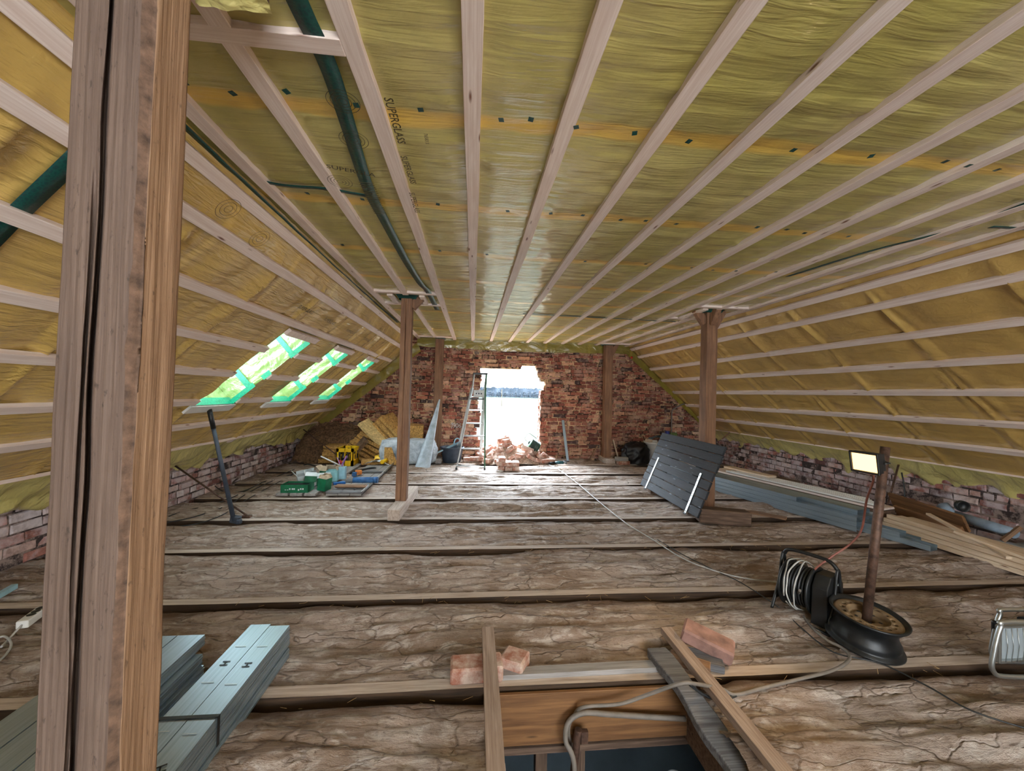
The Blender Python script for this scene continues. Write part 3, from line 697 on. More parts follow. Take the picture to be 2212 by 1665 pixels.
# ------------------------------------------------------------------ posts
def near_post():
    x0, x1, y0, y1 = -.822, -.683, .86, .972
    w, d = x1 - x0, y1 - y0
    def section(z):
        cw = .016 + .010 * nz(z * 1.6, 3) + .005 * nz(z * 9, 3)           # width of the waney strip on the front right arris
        cw = max(.004, cw); P = []; tagm = []
        nf, nr = 90, 26
        crk = .47 + .05 * nz(z * 1.1, 7) + .025 * nz(z * 4, 7); cdep = .055 * min(1, max(.1, .75 + .9 * nz(z * 1.3, 21))); cwid = .0044 + .0022 * nz(z * 2.1, 31)
        crk2 = crk - .10 + .06 * nz(z * 2.2, 17); cd2 = .040 * max(0, min(1, 1.6 * (nz(z * 1.2, 50) + .15)))
        lean = .006 * nz(z * .8, 90)
        for i in range(nf):
            t = i / (nf - 1); x = x0 + lean + t * (w - cw); dx = (t * (w - cw)) / w
            y = y0 + .002 * nz(x * 30, z * 3, 2) + .0015 * nz(x * 120, z * 6, 4)
            y += .006 * nz(z * .9, 66)
            g1_ = cdep * math.exp(-((dx - crk) * w / cwid) ** 4); g2_ = cd2 * math.exp(-((dx - crk2) * w / .0034) ** 4)
            y += g1_ + g2_; x -= .9 * (g1_ + g2_)
            P.append((x, y, z)); tagm.append(0)
        for i in range(5):
            t = (i + .5) / 5; P.append((x1 - cw + cw * t + lean, y0 + .007 * t + .85 * cw * t * t + .0035 * nz(z * 22, i), z)); tagm.append(1)
        for i in range(nr):
            t = i / (nr - 1); y = y0 + cw * .95 + t * (d - cw * .95)
            x = x1 + lean + .003 * nz(y * 30, z * 2.4, 8) + .0018 * nz(y * 140, z * 5, 9) + .005 * nz(z * .8, 44)
            P.append((x, y, z)); tagm.append(2)
        P += [((x0 + x1) / 2, y1 + .002, z), (x0 + .004, y1, z)]; tagm += [0, 0]
        for i in range(6):
            t = 1 - (i + .5) / 6; P.append((x0 + .004 * nz(z * 2, i), y0 + t * d, z)); tagm.append(0)
        return P, tagm
    b = MB(); N = 300; rings = [section(2.40 * k / N) for k in range(N + 1)]; n = len(rings[0][0]); tg = rings[0][1]
    P = [p for r, _ in rings for p in r]; o = len(b.v); b.v += P
    for k in range(N):
        for i in range(n):
            j = (i + 1) % n; b.f.append((k * n + i, k * n + j, (k + 1) * n + j, (k + 1) * n + i)); b.mi.append(tg[i]); b.sm.append(True)
    b.f.append(tuple(range(n))); b.mi.append(0); b.sm.append(False)
    def zm(n_):   # grain runs up the post
        return n_
    def upwood(name, base, dark, sc_=1.0):
        n_ = NT(name, .78); v = n_.co((26, 26, .45), 'Object', False)
        g = n_.noise(v, 3.0 * sc_, 7, .65, .6); g2 = n_.noise(n_.co((70, 70, 1.5), 'Object', False), 3.0, 4, .6); blot = n_.noise(n_.co((6, 6, 3), 'Object', False), 1.4, 5, .6)
        wv = n_.n('TexWave', {'Vector': n_.co((9, 9, .28), 'Object', False), 'Scale': 2.6, 'Distortion': 5, 'Detail': 4, 'Detail Scale': 1.4}, bands_direction='X').outputs['Fac']
        c = n_.ramp(g, [(.28, dark), (.62, base)]); c = n_.mix(n_.ramp(wv, [(.0, (.38,) * 3), (.30, (0, 0, 0))]), c, dark)
        c = n_.mix(n_.ramp(blot, [(.35, (.45,) * 3), (.6, (0, 0, 0))]), c, dark)
        sp_ = n_.ramp(n_.noise(n_.co((60, 60, 22), 'Object', False), 1.6, 4), [(.62, BK), (.72, (.7,) * 3)])
        c = n_.mix(sp_, c, tuple(x * .35 for x in dark[:3]) + (1,)); n_.col(c)
        n_.bump(n_.math('ADD', n_.math('MULTIPLY', g2, .8), n_.math('ADD', g, n_.math('MULTIPLY', wv, .4))), .0026, .8); return n_.m
    fr = upwood('post_front_shaded', srgb(116, 96, 84), srgb(88, 70, 60)); sd = upwood('post_side_lit', srgb(166, 132, 102), srgb(134, 102, 76), 1.2)  # front coloured darker as the shaded face, side lighter as the lit one
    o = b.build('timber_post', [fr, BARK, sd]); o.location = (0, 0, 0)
    tag(o, 'large old timber post close to the viewer with a long crack', 'post', 'roof posts')
    nb = MB().tube([(x0 + .01, .90, 1.66), (x0 - .022, .892, 1.664)], .0022, 8); nb.lathe([(0, 0), (.0045, 0), (.0045, .003), (0, .003)], 10, frame((0, 0, 1), (-1, 0, 0)), (x0 - .022, .892, 1.664))
    q = nb.build('nail', RUST, o)
    mb = MB().bar((x1 - .02, .99, 2.315), (x1 + .135, 1.0, 2.325), .11, .075); put(o, mb, 'brace_stub', OLDWF, 'short grey timber stub', .006, 2)
    tf = MB().grid(lambda u, v: (x1 - .01 + u * .17 + .01 * nz(u * 5, v * 5), .945 + .07 * v, 2.268 - .02 * v + .012 * nz(u * 4, v * 4)), 16, 10); put(o, tf, 'film_collar', FLAP)
    return o
near_post()
def post(x0, x1, y0, y1, z0, z1, label, mat=OLDW, crack=True, head=None, seed=0, taper=0):
    b = MB(); N = 60; nf = 26; rings = []
    for k in range(N + 1):
        z = z0 + (z1 - z0) * k / N; P = []; tg = []
        l = .006 * nz(z * .7, seed); w = x1 - x0
        e = .004 * nz(z * 3, seed + 5)
        ck = .45 + .10 * nz(z * 1.3, seed + 9); cd = .018 * max(0, min(1, .6 + 1.2 * nz(z * 1.4, seed + 3))) if crack else 0
        for i in range(nf):
            t = i / (nf - 1); P.append((x0 + l + t * (w + e), y0 + .003 * nz(t * 3, z * 2, seed) + cd * math.exp(-((t - ck) * w / .004) ** 2), z)); tg.append(0)
        P.append((x1 + l + e, y0 + .3 * (y1 - y0), z)); P.append((x1 + l + e, y1, z)); P.append((x0 + l, y1, z)); P.append((x0 + l, y0 + .3 * (y1 - y0), z)); tg += [1, 1, 0, 1]
        rings.append(P)
    n = len(rings[0]); b.v = [p for r in rings for p in r]
    for k in range(N):
        for i in range(n):
            j = (i + 1) % n; b.f.append((k * n + i, k * n + j, (k + 1) * n + j, (k + 1) * n + i)); b.mi.append(0); b.sm.append(False)
    b.f += [tuple(range(n)), tuple(reversed(range(N * n, N * n + n)))]; b.mi += [0, 0]; b.sm += [False, False]
    o = b.build('timber_post', VPOST); tag(o, label, 'post', 'roof posts')
    cx, cy = (x0 + x1) / 2, (y0 + y1) / 2
    if head:
        for sx, sy, hh in head:
            hb_ = MB(); w2 = .085
            p0 = Vector((cx + sx * (x1 - x0) * .42, cy + sy * (y1 - y0) * .42, z1 - hh)); p1 = Vector((cx + sx * ((x1 - x0) * .5 + .10), cy + sy * ((y1 - y0) * .5 + .10), z1 + .0))
            hb_.bar(p0, p1, w2, .07, (sy, -sx, 0) if False else (0, 1, 0) if sx else (1, 0, 0)); q = put(o, hb_, 'brace_stub', VPOST, None, .003)
    tb = MB(); r = random.Random(seed)
    def col(u, v):
        a = u * 2 * PI; k = max(abs(math.cos(a)), abs(math.sin(a))); ex = (x1 - x0) / 2 + .004 + .035 * v; ey = (y1 - y0) / 2 + .004 + .035 * v
        if head: ex += .03 * any(h[0] for h in head); ey += .03 * any(h[1] for h in head)
        return (cx + math.cos(a) / k * ex + .006 * nz(u * 9, v * 3, seed), cy + math.sin(a) / k * ey, z1 - .045 + .05 * v + .008 * nz(u * 12, seed))
    tb.grid(col, 48, 4); q = put(o, tb, 'tape_collar', TAPE)
    return o
def upright_wood(name, base, dark):
    n_ = NT(name, .75); v = n_.co((18, 18, .8), 'Object', True)
    g = n_.noise(v, 2.4, 6, .65, .5); blot = n_.noise(n_.co((5, 5, 2.4)), 1.4, 5, .6)
    c = n_.ramp(g, [(.3, dark), (.62, base)]); c = n_.mix(n_.ramp(blot, [(.35, (.5,) * 3), (.6, (0, 0, 0))]), c, dark)
    n_.col(c); n_.bump(g, .004, .8); return n_.m
VPOST = upright_wood('post_timber', srgb(150, 110, 80), srgb(98, 68, 50))
post(-.812, -.695, 4.40, 4.52, .115, CZ, 'timber post with a long crack standing on a sill block, middle left', head=[(1, 0, .13)], seed=3)
post(2.735, 2.868, 4.38, 4.51, 0, CZ, 'timber post with flared head beside the leaning dark board', head=[(1, 0, .20), (-1, 0, .16), (0, -1, .17)], seed=14, crack=False)
post(-.745, -.59, 7.62, 7.76, 0, CZ, 'timber post against the brick gable, left of the stepladder', seed=24, crack=False)
post(2.62, 2.775, 7.60, 7.75, .10, CZ, 'timber post against the brick gable, right of the opening', head=[(1, 0, .22)], seed=37, crack=False)
# sill blocks
beam('sill_block', (-.765, 4.08, .058), (-.72, 5.10, .058), .125, .112, JOISTW, bevel=.006, label='dusty timber sill block under the middle left post', cat='timber block', wav=.004)
beam('sill_block', (2.70, 7.42, .05), (2.70, 7.86, .05), .20, .10, JOISTW, bevel=.006, label='dusty timber sill block under the far right post', cat='timber block', wav=.004)

# ------------------------------------------------------------------ hatch in the foreground
HB = MB()
hatch = thing('floor_hatch', 'open hatch in the floor with a dark room below', 'hatch', (.57, 1.2, -.2))
q = MB(); q.box(((HX0 + HX1) / 2 + .02, HY1 - .008, -.125), (HX1 - HX0 + .06, .018, .225)); put(hatch, q, 'front_board', ORNW, 'orange brown board', .002)
q = MB(); q.box((HX0 - .02, .72, -.14), (.05, 2.1, .24)); put(hatch, q, 'side_board', OLDWF, None, .003)
q = MB(); q.box((HX1 + .03, .72, -.14), (.05, 2.1, .24)); put(hatch, q, 'side_board', OLDWF, None, .003)
def lower_room():
    b = MB(); x0, x1, y0, y1, z0, z1 = -1.2, 2.2, -1.2, 3.0, -2.55, -.25
    for c, d in ((((x0 + x1) / 2, y1 + .05, (z0 + z1) / 2), (x1 - x0, .1, z1 - z0)), (((x0 + x1) / 2, y0 - .05, (z0 + z1) / 2), (x1 - x0, .1, z1 - z0)),
                 ((x0 - .05, (y0 + y1) / 2, (z0 + z1) / 2), (.1, y1 - y0, z1 - z0)), ((x1 + .05, (y0 + y1) / 2, (z0 + z1) / 2), (.1, y1 - y0, z1 - z0))): b.box(c, d)
    tag(b.build('wall_lower_room', plain('grey_plaster', srgb(96, 112, 124), .9, 0, .1, 3)), kind='structure')
    b = MB().box(((x0 + x1) / 2, (y0 + y1) / 2, z0 - .05), (x1 - x0 + .2, y1 - y0 + .2, .1)); tag(b.build('floor_lower_room', plain('dark_floor', srgb(54, 54, 56), .8)), kind='structure')
    # boarded underside of the attic floor around the hatch
    b = MB(); b.box((-.57, .9, -.30), (1.36, 4.3, .03)); b.box((1.66, .9, -.30), (1.16, 4.3, .03)); b.box((.57, 2.42, -.30), (1.02, 1.26, .03)); b.box((.57, -.95, -.30), (1.02, .6, .03))
    tag(b.build('ceiling_lower_room', OLDWF), kind='structure')
lower_room()
beam('chimney_pipe', (.86, 1.48, -1.6), (.905, 1.52, -.27), .001, .001, PIPEG) if False else None
solo(MB().tube([(.885, 1.585, -2.5), (.90, 1.60, -.285)], .045, 24), 'vent_pipe', PIPEG, 'grey pipe rising in the dark room under the hatch', 'pipe')
solo(MB().lathe([(.05, 0), (.05, .10), (.046, .10), (.046, 0)], 24, None, (.90, 1.60, -.40)), 'pipe_collar', DGREY, 'round collar at the top of the grey pipe under the hatch', 'pipe collar') if False else None
for i, (x, l) in enumerate(((.40, 'left dark upright strut in the room under the hatch'), (.60, 'middle dark upright strut in the room under the hatch'))):
    beam('strut', (x + .02, 2.05, -2.5), (x, 2.05, -.32), .06, .06, OLDWF, label=l, cat='strut', group='struts below')
# bricks, boards and plank around the hatch
def brick_at(c, rz=0, tilt=(0, 0), lab='', grp=None, size=(.24, .115, .071), mat=LOOSEB, name='brick', half=False):
    s = (size[0] * (.5 if half else 1), size[1], size[2]); b = MB(); rnd = random.Random(hash((round(c[0], 3), round(c[1], 3), round(c[2], 3))) & 0xffff)
    nx_, ny_, nz_ = 5, 3, 3
    # chamfered, slightly broken box
    P = []
    e = .006
    for (x, y, z) in [(i, j, k) for k in (-1, 1) for j in (-1, 1) for i in (-1, 1)]:
        for ax in range(3):
            v = [x * s[0] / 2, y * s[1] / 2, z * s[2] / 2]
            for a_ in range(3):
                if a_ != ax: v[a_] -= math.copysign(e + rnd.random() * .005, v[a_])
            P.append(tuple(v))
    ix = lambda i, j, k, ax: ((k * 4 + j * 2 + i) * 3 + ax)
    F = []
    for k in (0, 1): F.append([ix(0, 0, k, 2), ix(1, 0, k, 2), ix(1, 1, k, 2), ix(0, 1, k, 2)][::(1 if k else -1)])
    for j in (0, 1): F.append([ix(0, j, 0, 1), ix(1, j, 0, 1), ix(1, j, 1, 1), ix(0, j, 1, 1)][::(-1 if j else 1)])
    for i in (0, 1): F.append([ix(i, 0, 0, 0), ix(i, 1, 0, 0), ix(i, 1, 1, 0), ix(i, 0, 1, 0)][::(1 if i else -1)])
    for k in (0, 1):
        for j in (0, 1): F.append([ix(0, j, k, 1), ix(1, j, k, 1), ix(1, j, k, 2), ix(0, j, k, 2)])
        for i in (0, 1): F.append([ix(i, 0, k, 0), ix(i, 1, k, 0), ix(i, 1, k, 2), ix(i, 0, k, 2)])
    for j in (0, 1):
        for i in (0, 1): F.append([ix(i, j, 0, 0), ix(i, j, 1, 0), ix(i, j, 1, 1), ix(i, j, 0, 1)])
    for k in (0, 1):
        for j in (0, 1):
            for i in (0, 1): F.append([ix(i, j, k, 0), ix(i, j, k, 1), ix(i, j, k, 2)])
    b.add(P, F)
    R = Matrix.Rotation(rz, 3, 'Z') @ Matrix.Rotation(tilt[0], 3, 'Y') @ Matrix.Rotation(tilt[1], 3, 'X')
    return tag(b.build(name, mat, None, mat4(R, c)), lab, 'brick', grp)
random.seed(11)
brick_at((.052, 1.855, .037), .04, (0, 0), 'dusty brick lying under the left plank end at the hatch')
brick_at((.235, 1.90, .030), -.5, (0, 0), 'broken half brick right of the left plank at the hatch', half=True)
brick_at((1.235, 1.93, .075), -.62, (.22, .12), 'red brick tilted up on a wood scrap right of the hatch', mat=plain('red_brick', srgb(146, 112, 102), .9, 0, .2, 12))
beam('wood_scrap', (1.06, 1.93, .018), (1.26, 1.84, .018), .11, .036, GREYW, label='grey wood scrap under the tilted brick', cat='wood scrap', bevel=.003)
beam('wood_scrap', (1.02, 1.905, .022), (1.17, 1.80, .022), .06, .04, OLDW, label='brown wood scrap beside the right plank end', cat='wood scrap', bevel=.003)
beam('plank', (.110, 2.06, .092), (.103, .2, .092), .062, .030, DUSTW, label='narrow dusty plank bridging the left edge of the hatch', cat='plank', wav=.004, group='planks over the hatch')
beam('plank', (1.075, 2.05, .066), (1.065, .2, .066), .062, .034, DUSTW, label='narrow brown plank bridging the right edge of the hatch', cat='plank', wav=.006, group='planks over the hatch')
gp = smooth_path([(.965, 1.93, .03), (.975, 1.70, .03), (1.00, 1.50, -.02), (1.015, 1.30, -.05), (1.02, .9, -.08), (1.02, .3, -.10)], 8)
gb = MB(); P = []
for i, p in enumerate(gp):
    w_ = .052 + .006 * math.sin(i * .5); P += [(p.x - w_, p.y, p.z - .02), (p.x + w_ * .9, p.y, p.z - .02), (p.x + w_ * .9, p.y, p.z + .022), (p.x - w_, p.y, p.z + .022)]
gb.add(P, [(3, 2, 1, 0)] + [(4 * i + k, 4 * i + (k + 1) % 4, 4 * i + 4 + (k + 1) % 4, 4 * i + 4 + k) for i in range(len(gp) - 1) for k in range(4)] + [tuple(4 * (len(gp) - 1) + k for k in range(4))])
solo(gb, 'curved_beam', GREYW, 'grey weathered curved timber reaching into the hatch', 'timber', None, None, .006, 2)
beam('timber_lath', (.15, 1.845, .012), (.93, 1.855, .012), .055, .024, GREYB, label='dusty flat lath along the far edge of the hatch', cat='lath', wav=.004)
# straw bits
st = MB(); rnd = random.Random(5)
for _ in range(420):
    y = rnd.choice(JY[3:]) - .05 - abs(rnd.gauss(0, .03)); x = rnd.uniform(-1.4, 3.2); a = rnd.uniform(0, PI); L = rnd.uniform(.015, .06)
    if y > 3.6 or (HX0 - .03 < x < HX1 + .03 and y < HY1 + .03): continue
    z = rnd.uniform(-.03, .012); st.tube([(x, y, z), (x + L * math.cos(a), y + L * math.sin(a) * .6, z + rnd.uniform(-.01, .02))], .0011, 3)
tag(st.build('straw_bits', STRAW), 'loose straw bits in the gaps along the joists', 'straw', None, 'stuff')
# ------------------------------------------------------------------ steel stud profiles
def stud(name, p0, p1, w, h, label, group, up=(0, 0, 1), open_up=False, marks=None, hole_step=None, th=.0015):
    """closed-looking C stud: web up, flanges down, ends open"""
    p0 = Vector(p0); p1 = Vector(p1); L = (p1 - p0).length; R = frame(p1 - p0, up); b = MB(); s_ = -1 if open_up else 1
    zt = s_ * h / 2
    b.box((L / 2, 0, zt), (L, w, th)); b.box((L / 2, w / 2 - th / 2, 0), (L, th, h)); b.box((L / 2, -w / 2 + th / 2, 0), (L, th, h))
    for q in (-1, 1):
        b.box((L / 2, q * (w / 2 - .006), -zt), (L, .012, th))
        for zz in (-.25, .25): b.box((L / 2, q * (w / 2 + .0006), zz * h), (L, .004, h * .10))   # rolled beads along the flange
    o = b.build(name, STEEL, None, mat4(R, p0)); tag(o, label, 'steel profile', group)
    return o
def slots(o, xs_, w, z, size=(.003, .045)):
    b = MB()
    for x in xs_: b.box((x, 0, z), (size[0], size[1], .0008))
    q = b.build('rib', ALU, o); return q
def hmark(o, x, z, s=.022, mat=BLKINK, name='h_mark', rot=0.0):
    b = MB(); R = Matrix.Rotation(rot, 3, 'Z')
    for c, d in (((-s * .35, 0, 0), (s * .16, s, .0008)), ((s * .35, 0, 0), (s * .16, s, .0008)), ((0, 0, 0), (s * .7, s * .14, .0008))): b.box(Vector((x, 0, z)) + R @ Vector(c), d, R)
    return b.build(name, mat, o)
cols = ['left', 'right']; rows = ['bottom', 'middle', 'top']
for c in range(2):
    for r in range(3):
        x = -1.005 + c * .095 + (.0 if r else .006); y1 = 2.06 - .015 * ((r + c) % 2) - (0 if r == 2 else .01); z = .028 + r * .0505
        o = stud('steel_profile', (x, y1, z), (x, -.6, z), .092, .0465, 'galvanised profile, %s of the %s layer, strapped bundle by the near post' % (cols[c], rows[r]), 'strapped steel bundle')
        if r == 2:
            [slots(o, (q,), .094, .0262) for q in (.17 - .01 * c, .39, .615, .83)]
            hmark(o, .28, .0262, .030, DGREY, 'punched_slot'); 
            if c == 1: hmark(o, 1.02 - .30 + .02, .0265, .032, BLKINK, 'h_mark', .5)
sb = MB()
for y in (1.50,):
    for c, d in (((-.9575, y, .1562), (.196, .014, .0012)), ((-.8605, y, .080), (.0012, .014, .152)), ((-1.0545, y, .080), (.0012, .014, .152))): sb.box(c, d)
solo(sb, 'packing_strap', BLKP, 'black plastic strap round the steel bundle by the near post', 'strap')
for c in range(3):
    for r in range(3):
        x = -1.52 + c * .122 + (.008 if r == 0 else 0) + (.03 if r < 2 and c == 2 else 0); y1 = 1.99 - (.06 if r < 2 else 0); z = .028 + r * .0505
        stud('steel_profile', (x, y1, z), (x, -.6, z), .117, .0465, 'galvanised profile, %s in the %s layer, pile left of the near post' % (['left', 'middle', 'right'][c], rows[r]), 'steel pile behind the near post')
# long bundles by the right wall
dR = Vector((.255, -1, 0)).normalized(); nRt = Vector((1, .255, 0)).normalized()
def rp(px, t, z, off=0):
    return None
O1 = at(1850, 1150, 'Z', 0)           # near front foot of the pile
for c in range(4):
    for r in range(4):
        if c == 3 and r == 3: continue
        base = O1 + nRt * (.052 + c * .103) + Vector((0, 0, .028 + r * .0505))
        end = base + dR * (.0 if r < 3 else -.05 - .55 * (c == 0)); st_ = base - dR * 2.75
        stud('steel_profile', end, st_, .098, .0465, 'long galvanised profile, %s column, %s layer, pile by the right wall' % (ORD[c], ORD[r]), 'long steel pile by the right wall')
O2 = at(2010, 1192, 'Z', 0)
for c, (dx, sh) in enumerate(((.055, 0), (.165, -.16), (.055, -.22))):
    z = .028 + (.050 if c == 2 else 0)
    e = O2 + nRt * dx + dR * sh + Vector((0, 0, z)); stud('steel_profile', e, e - dR * .62, .104, .048, 'open galvanised channel end, %s of three before the long pile' % ORD[c], 'channel ends', open_up=True)
# white laths and boards on and behind the pile
def wb(name, a, b_, w, h, mat, lab, cat='board', group=None, up=(0, 0, 1), wav=.0): return beam(name, a, b_, w, h, mat, label=lab, cat=cat, group=group, up=up, wav=wav)
for k in range(5):
    p = O1 + nRt * (.46 + .035 * k) - dR * (.05 + .04 * k)
    wb('white_lath', p + Vector((0, 0, .225 + .004 * k)), p - dR * (1.9 - .1 * k) + Vector((0, 0, .225 + .004 * k)), .028, .022, WHITEP, 'white slim lath, %s from the aisle, on the long steel pile' % ORD[k], 'lath', 'white laths on the pile')
wb('board', O1 + nRt * .58 - dR * .02 + Vector((0, 0, .19)), O1 + nRt * .56 - dR * 3.0 + Vector((0, 0, .19)), .24, .024, BATTEN, 'pale board under the white laths by the right wall')
wb('board', O1 + nRt * .58 - dR * .02 + Vector((0, 0, .09)), O1 + nRt * .56 - dR * 2.8 + Vector((0, 0, .09)), .22, .16, OLDWF, 'dark timber supporting the pale board by the right wall')
for k, (px0, py0, px1, py1, w, l) in enumerate(((1572, 1008, 1668, 1030, .16, 'top'), (1575, 1016, 1650, 1034, .10, 'middle'), (1562, 1012, 1672, 1038, .07, 'bottom'))):
    z = .26 - k * .035; wb('short_plank', at(px0, py0, 'Z', z), at(px1, py1, 'Z', z), w, .024, PLANKW, 'short pale plank, %s of the little stack by the right wall' % l, 'plank', 'little plank stack', wav=.003)
brick_at(tuple(at(1664, 1024, 'Z', .235)), .4, (0, 0), 'brown brick lump at the end of the little plank stack', mat=OLDWF)
wb('support_block', at(1668, 1050, 'Z', .10) , at(1668, 1050, 'Z', .10) + Vector((.3, .05, 0)), .35, .2, OLDWF, 'dark timber block under the little plank stack by the right wall', 'timber block')
# pale timber bundle coming towards the viewer on the right
T0 = at(1895, 1128, 'Z', .06); dT = (at(2212, 1240, 'Z', .02) - T0); dT.z = 0; dT.normalize(); nT = Vector((-dT.y, dT.x, 0))
for r in range(4):
    for c in range(3):
        p = T0 + nT * (.03 + c * .062 + r * .012) + dT * (.02 * r + .05 * c); z = .022 + r * .041
        wb('spruce_lath', p * 1 + Vector((0, 0, z - p.z)), p + dT * 2.9 + Vector((0, 0, z - p.z)), .058, .038, PLANKW, 'long pale lath, %s row, %s layer, timber bundle at right edge' % (ORD[c], ORD[r]), 'lath', 'pale timber bundle', wav=.003)
# orange brown boards leaning behind it
for k, (a, b_, h, l) in enumerate((((1925, 1078), (2088, 1132), .115, 'upper'), ((1938, 1105), (2085, 1155), .105, 'lower'))):
    p0 = at(*a, 'X', 4.72 - .12 * k); p1 = at(*b_, 'X', 4.62 - .12 * k); beam('brown_board', p0, p1, .025, h + .05, ORNW, label='orange brown board leaning at the right wall, the %s of two' % l, cat='board', group='orange brown boards', up=(-.5, 0, 1), wav=.002)
p0 = at(2005, 1110, 'Z', .26); p1 = at(2180, 1205, 'Z', .20); wb('offcut_board', p0, p1, .035, .02, PLANKW, 'pale slat lying slanted over the timber bundle', 'slat')
p0 = at(2065, 1148, 'Z', .25); p1 = at(2230, 1210, 'Z', .20); wb('offcut_board', p0, p1, .05, .02, PLANKW, 'pale slat behind the slanted slat at the right edge', 'slat')
# beam on which these lie
wb('bearer_timber', (4.35, 3.85, .05), (5.0, 3.9, .05), .09, .10, OLDWF, 'dark bearer timber under the boards by the right wall', 'timber')
# grey drain pipe with elbow and dark cap
p0 = at(2062, 1112, 'X', 4.92); p1 = at(2192, 1152, 'X', 4.84)
dp = thing('drain_pipe', 'grey plastic drain pipe lying at the right wall behind the boards', 'pipe', tuple(p0))
put(dp, MB().tube([p0, p0.lerp(p1, .5), p1], .045, 20), 'pipe_body', PIPEG)
put(dp, MB().tube([p0 + Vector((-.02, 0, -.01)), p0 + Vector((-.01, .06, .03)), p0 + Vector((-.0, .10, .07))], .052, 20), 'pipe_elbow', PIPEG)
p2 = at(2075, 1092, 'X', 4.93); put(dp, MB().lathe([(0, 0), (.055, 0), (.055, .04), (.048, .045), (.048, .01), (0, .01)], 22, frame((0, 0, 1), (-.4, -.9, .3)), p2), 'dark_cap', BLKP, 'black pipe socket')
# things in the right corner: dusty sacks and a wooden frame
solo(MB().grid(lambda u, v: (4.55 + .55 * u + .03 * nz(u * 4, v * 4), 2.2 + 1.0 * v, .05 + .12 * math.sin(PI * u) * math.sin(PI * v) + .05 * nz(u * 6, v * 6, 2)), 20, 24), 'crumpled_sack', FOIL, 'crumpled pale sack in the low corner at the right edge', 'sack')
wb('wood_strut', at(2165, 1168, 'X', 4.75), at(2205, 1138, 'X', 4.85), .03, .03, OLDW, 'little slanted strut above the crumpled sack at the right edge', 'strut')

# ------------------------------------------------------------------ rods and wall cables right
solo(MB().tube([(4.66, 4.02, .02), (5.0, 4.15, .60)], .010, 8), 'iron_rod', RUST, 'rusty rod slanting from floor to film behind the lamp pole', 'rod')
solo(MB().tube(smooth_path([(4.98, 4.1, .52), (4.96, 4.05, .3), (4.97, 4.08, .02)], 5), .008, 6), 'wall_cable', CORDB, 'black cable hanging down the low brick wall behind the lamp pole', 'cable')
solo(MB().tube([at(1560, 948, 'Y', 7.0), at(1576, 934, 'Y', 7.0)], .012, 8), 'wood_peg', OLDW, 'small slanted stick poking out by the right middle post', 'stick')

# ------------------------------------------------------------------ leaning dark board with strap hinges
def dark_board():
    A = Vector((2.40, 5.37, .075)); B = Vector((2.355, 3.885, .075))       # foot edge, far and near
    ey = (B - A).normalized(); L = (B - A).length
    U = Vector((2.83, 4.11, .79)) - Vector((2.50, 4.12, 0)); Hh = U.length * .94; eu = U.normalized(); n = ey.cross(eu).normalized()
    if n.x > 0: n = -n                                                # face towards the viewer
    R = Matrix((ey, eu, n)).transposed()
    root = empty('dark_board_panel', A, R=R); tag(root, 'black stained board panel with two strap hinges leaning in the aisle', 'board panel')
    k = 8; w = Hh / k
    for i in range(k):
        b = MB(); rr = random.Random(i)
        def fn(u, v): return (u * L + (.012 * nz(u * 3, i) if False else 0), 0, 0)
        b.box((L / 2 + rr.uniform(-.008, .008), w * (i + .5), 0), (L + rr.uniform(-.01, .01), w - .006, .022)); o = b.build('board', DARKB, root, None, .004, 2)
    def loc(px, py):
        d = ray(px, py); t = (A - EYE).dot(n) / d.dot(n); q = EYE + d * t - A; return (q.dot(ey), q.dot(eu))
    b = MB(); b.box((L * .30, Hh / 2, -.022), (.09, Hh * .9, .022)); b.box((L * .75, Hh / 2, -.022), (.09, Hh * .9, .022)); o = b.build('ledge', DARKB, root)
    for (a, c) in (((1425, 989), (1396, 1056)), ((1517, 1023), (1482, 1110))):
        p = loc(*a); q = loc(*c); b = MB(); P0 = Vector((p[0], p[1], .016)); P1 = Vector((q[0], q[1], .016)); b.bar(P0, P1, .034, .005); dd = (P1 - P0).normalized()
        o = b.build('strap_hinge', ALU, root, None, .001)
        h = MB(); LL = (P1 - P0).length; n_ = 8
        for j in range(n_): h.lathe([(.0, .004), (.005, .0035), (.006, 0)], 8, None, P0 + dd * (LL * (j + .5) / n_) + Vector((0, 0, .0022)))
        h.lathe([(.010, -.02), (.010, .02)], 10, frame((0, 0, 1), (1, 0, 0)), P1 + Vector((0, 0, .004)))
        s_ = h.build('bolt', BLKP, o); 
dark_board()
beam('support_block', (2.45, 5.20, .04), (2.62, 5.20, .04), .08, .08, OLDWF, label='small dark block behind the far foot of the black panel', cat='timber block', bevel=.006)
beam('support_block', (2.44, 4.02, .075), (2.95, 3.92, .06), .15, .15, OLDWF, label='dark timber block behind the near foot of the black panel', cat='timber block', bevel=.01, wav=.01)
beam('floor_board', (2.95, 4.65, .012), (3.5, 4.05, .012), .10, .02, OLDW, label='thin brown board on the floor right of the black panel', cat='board')

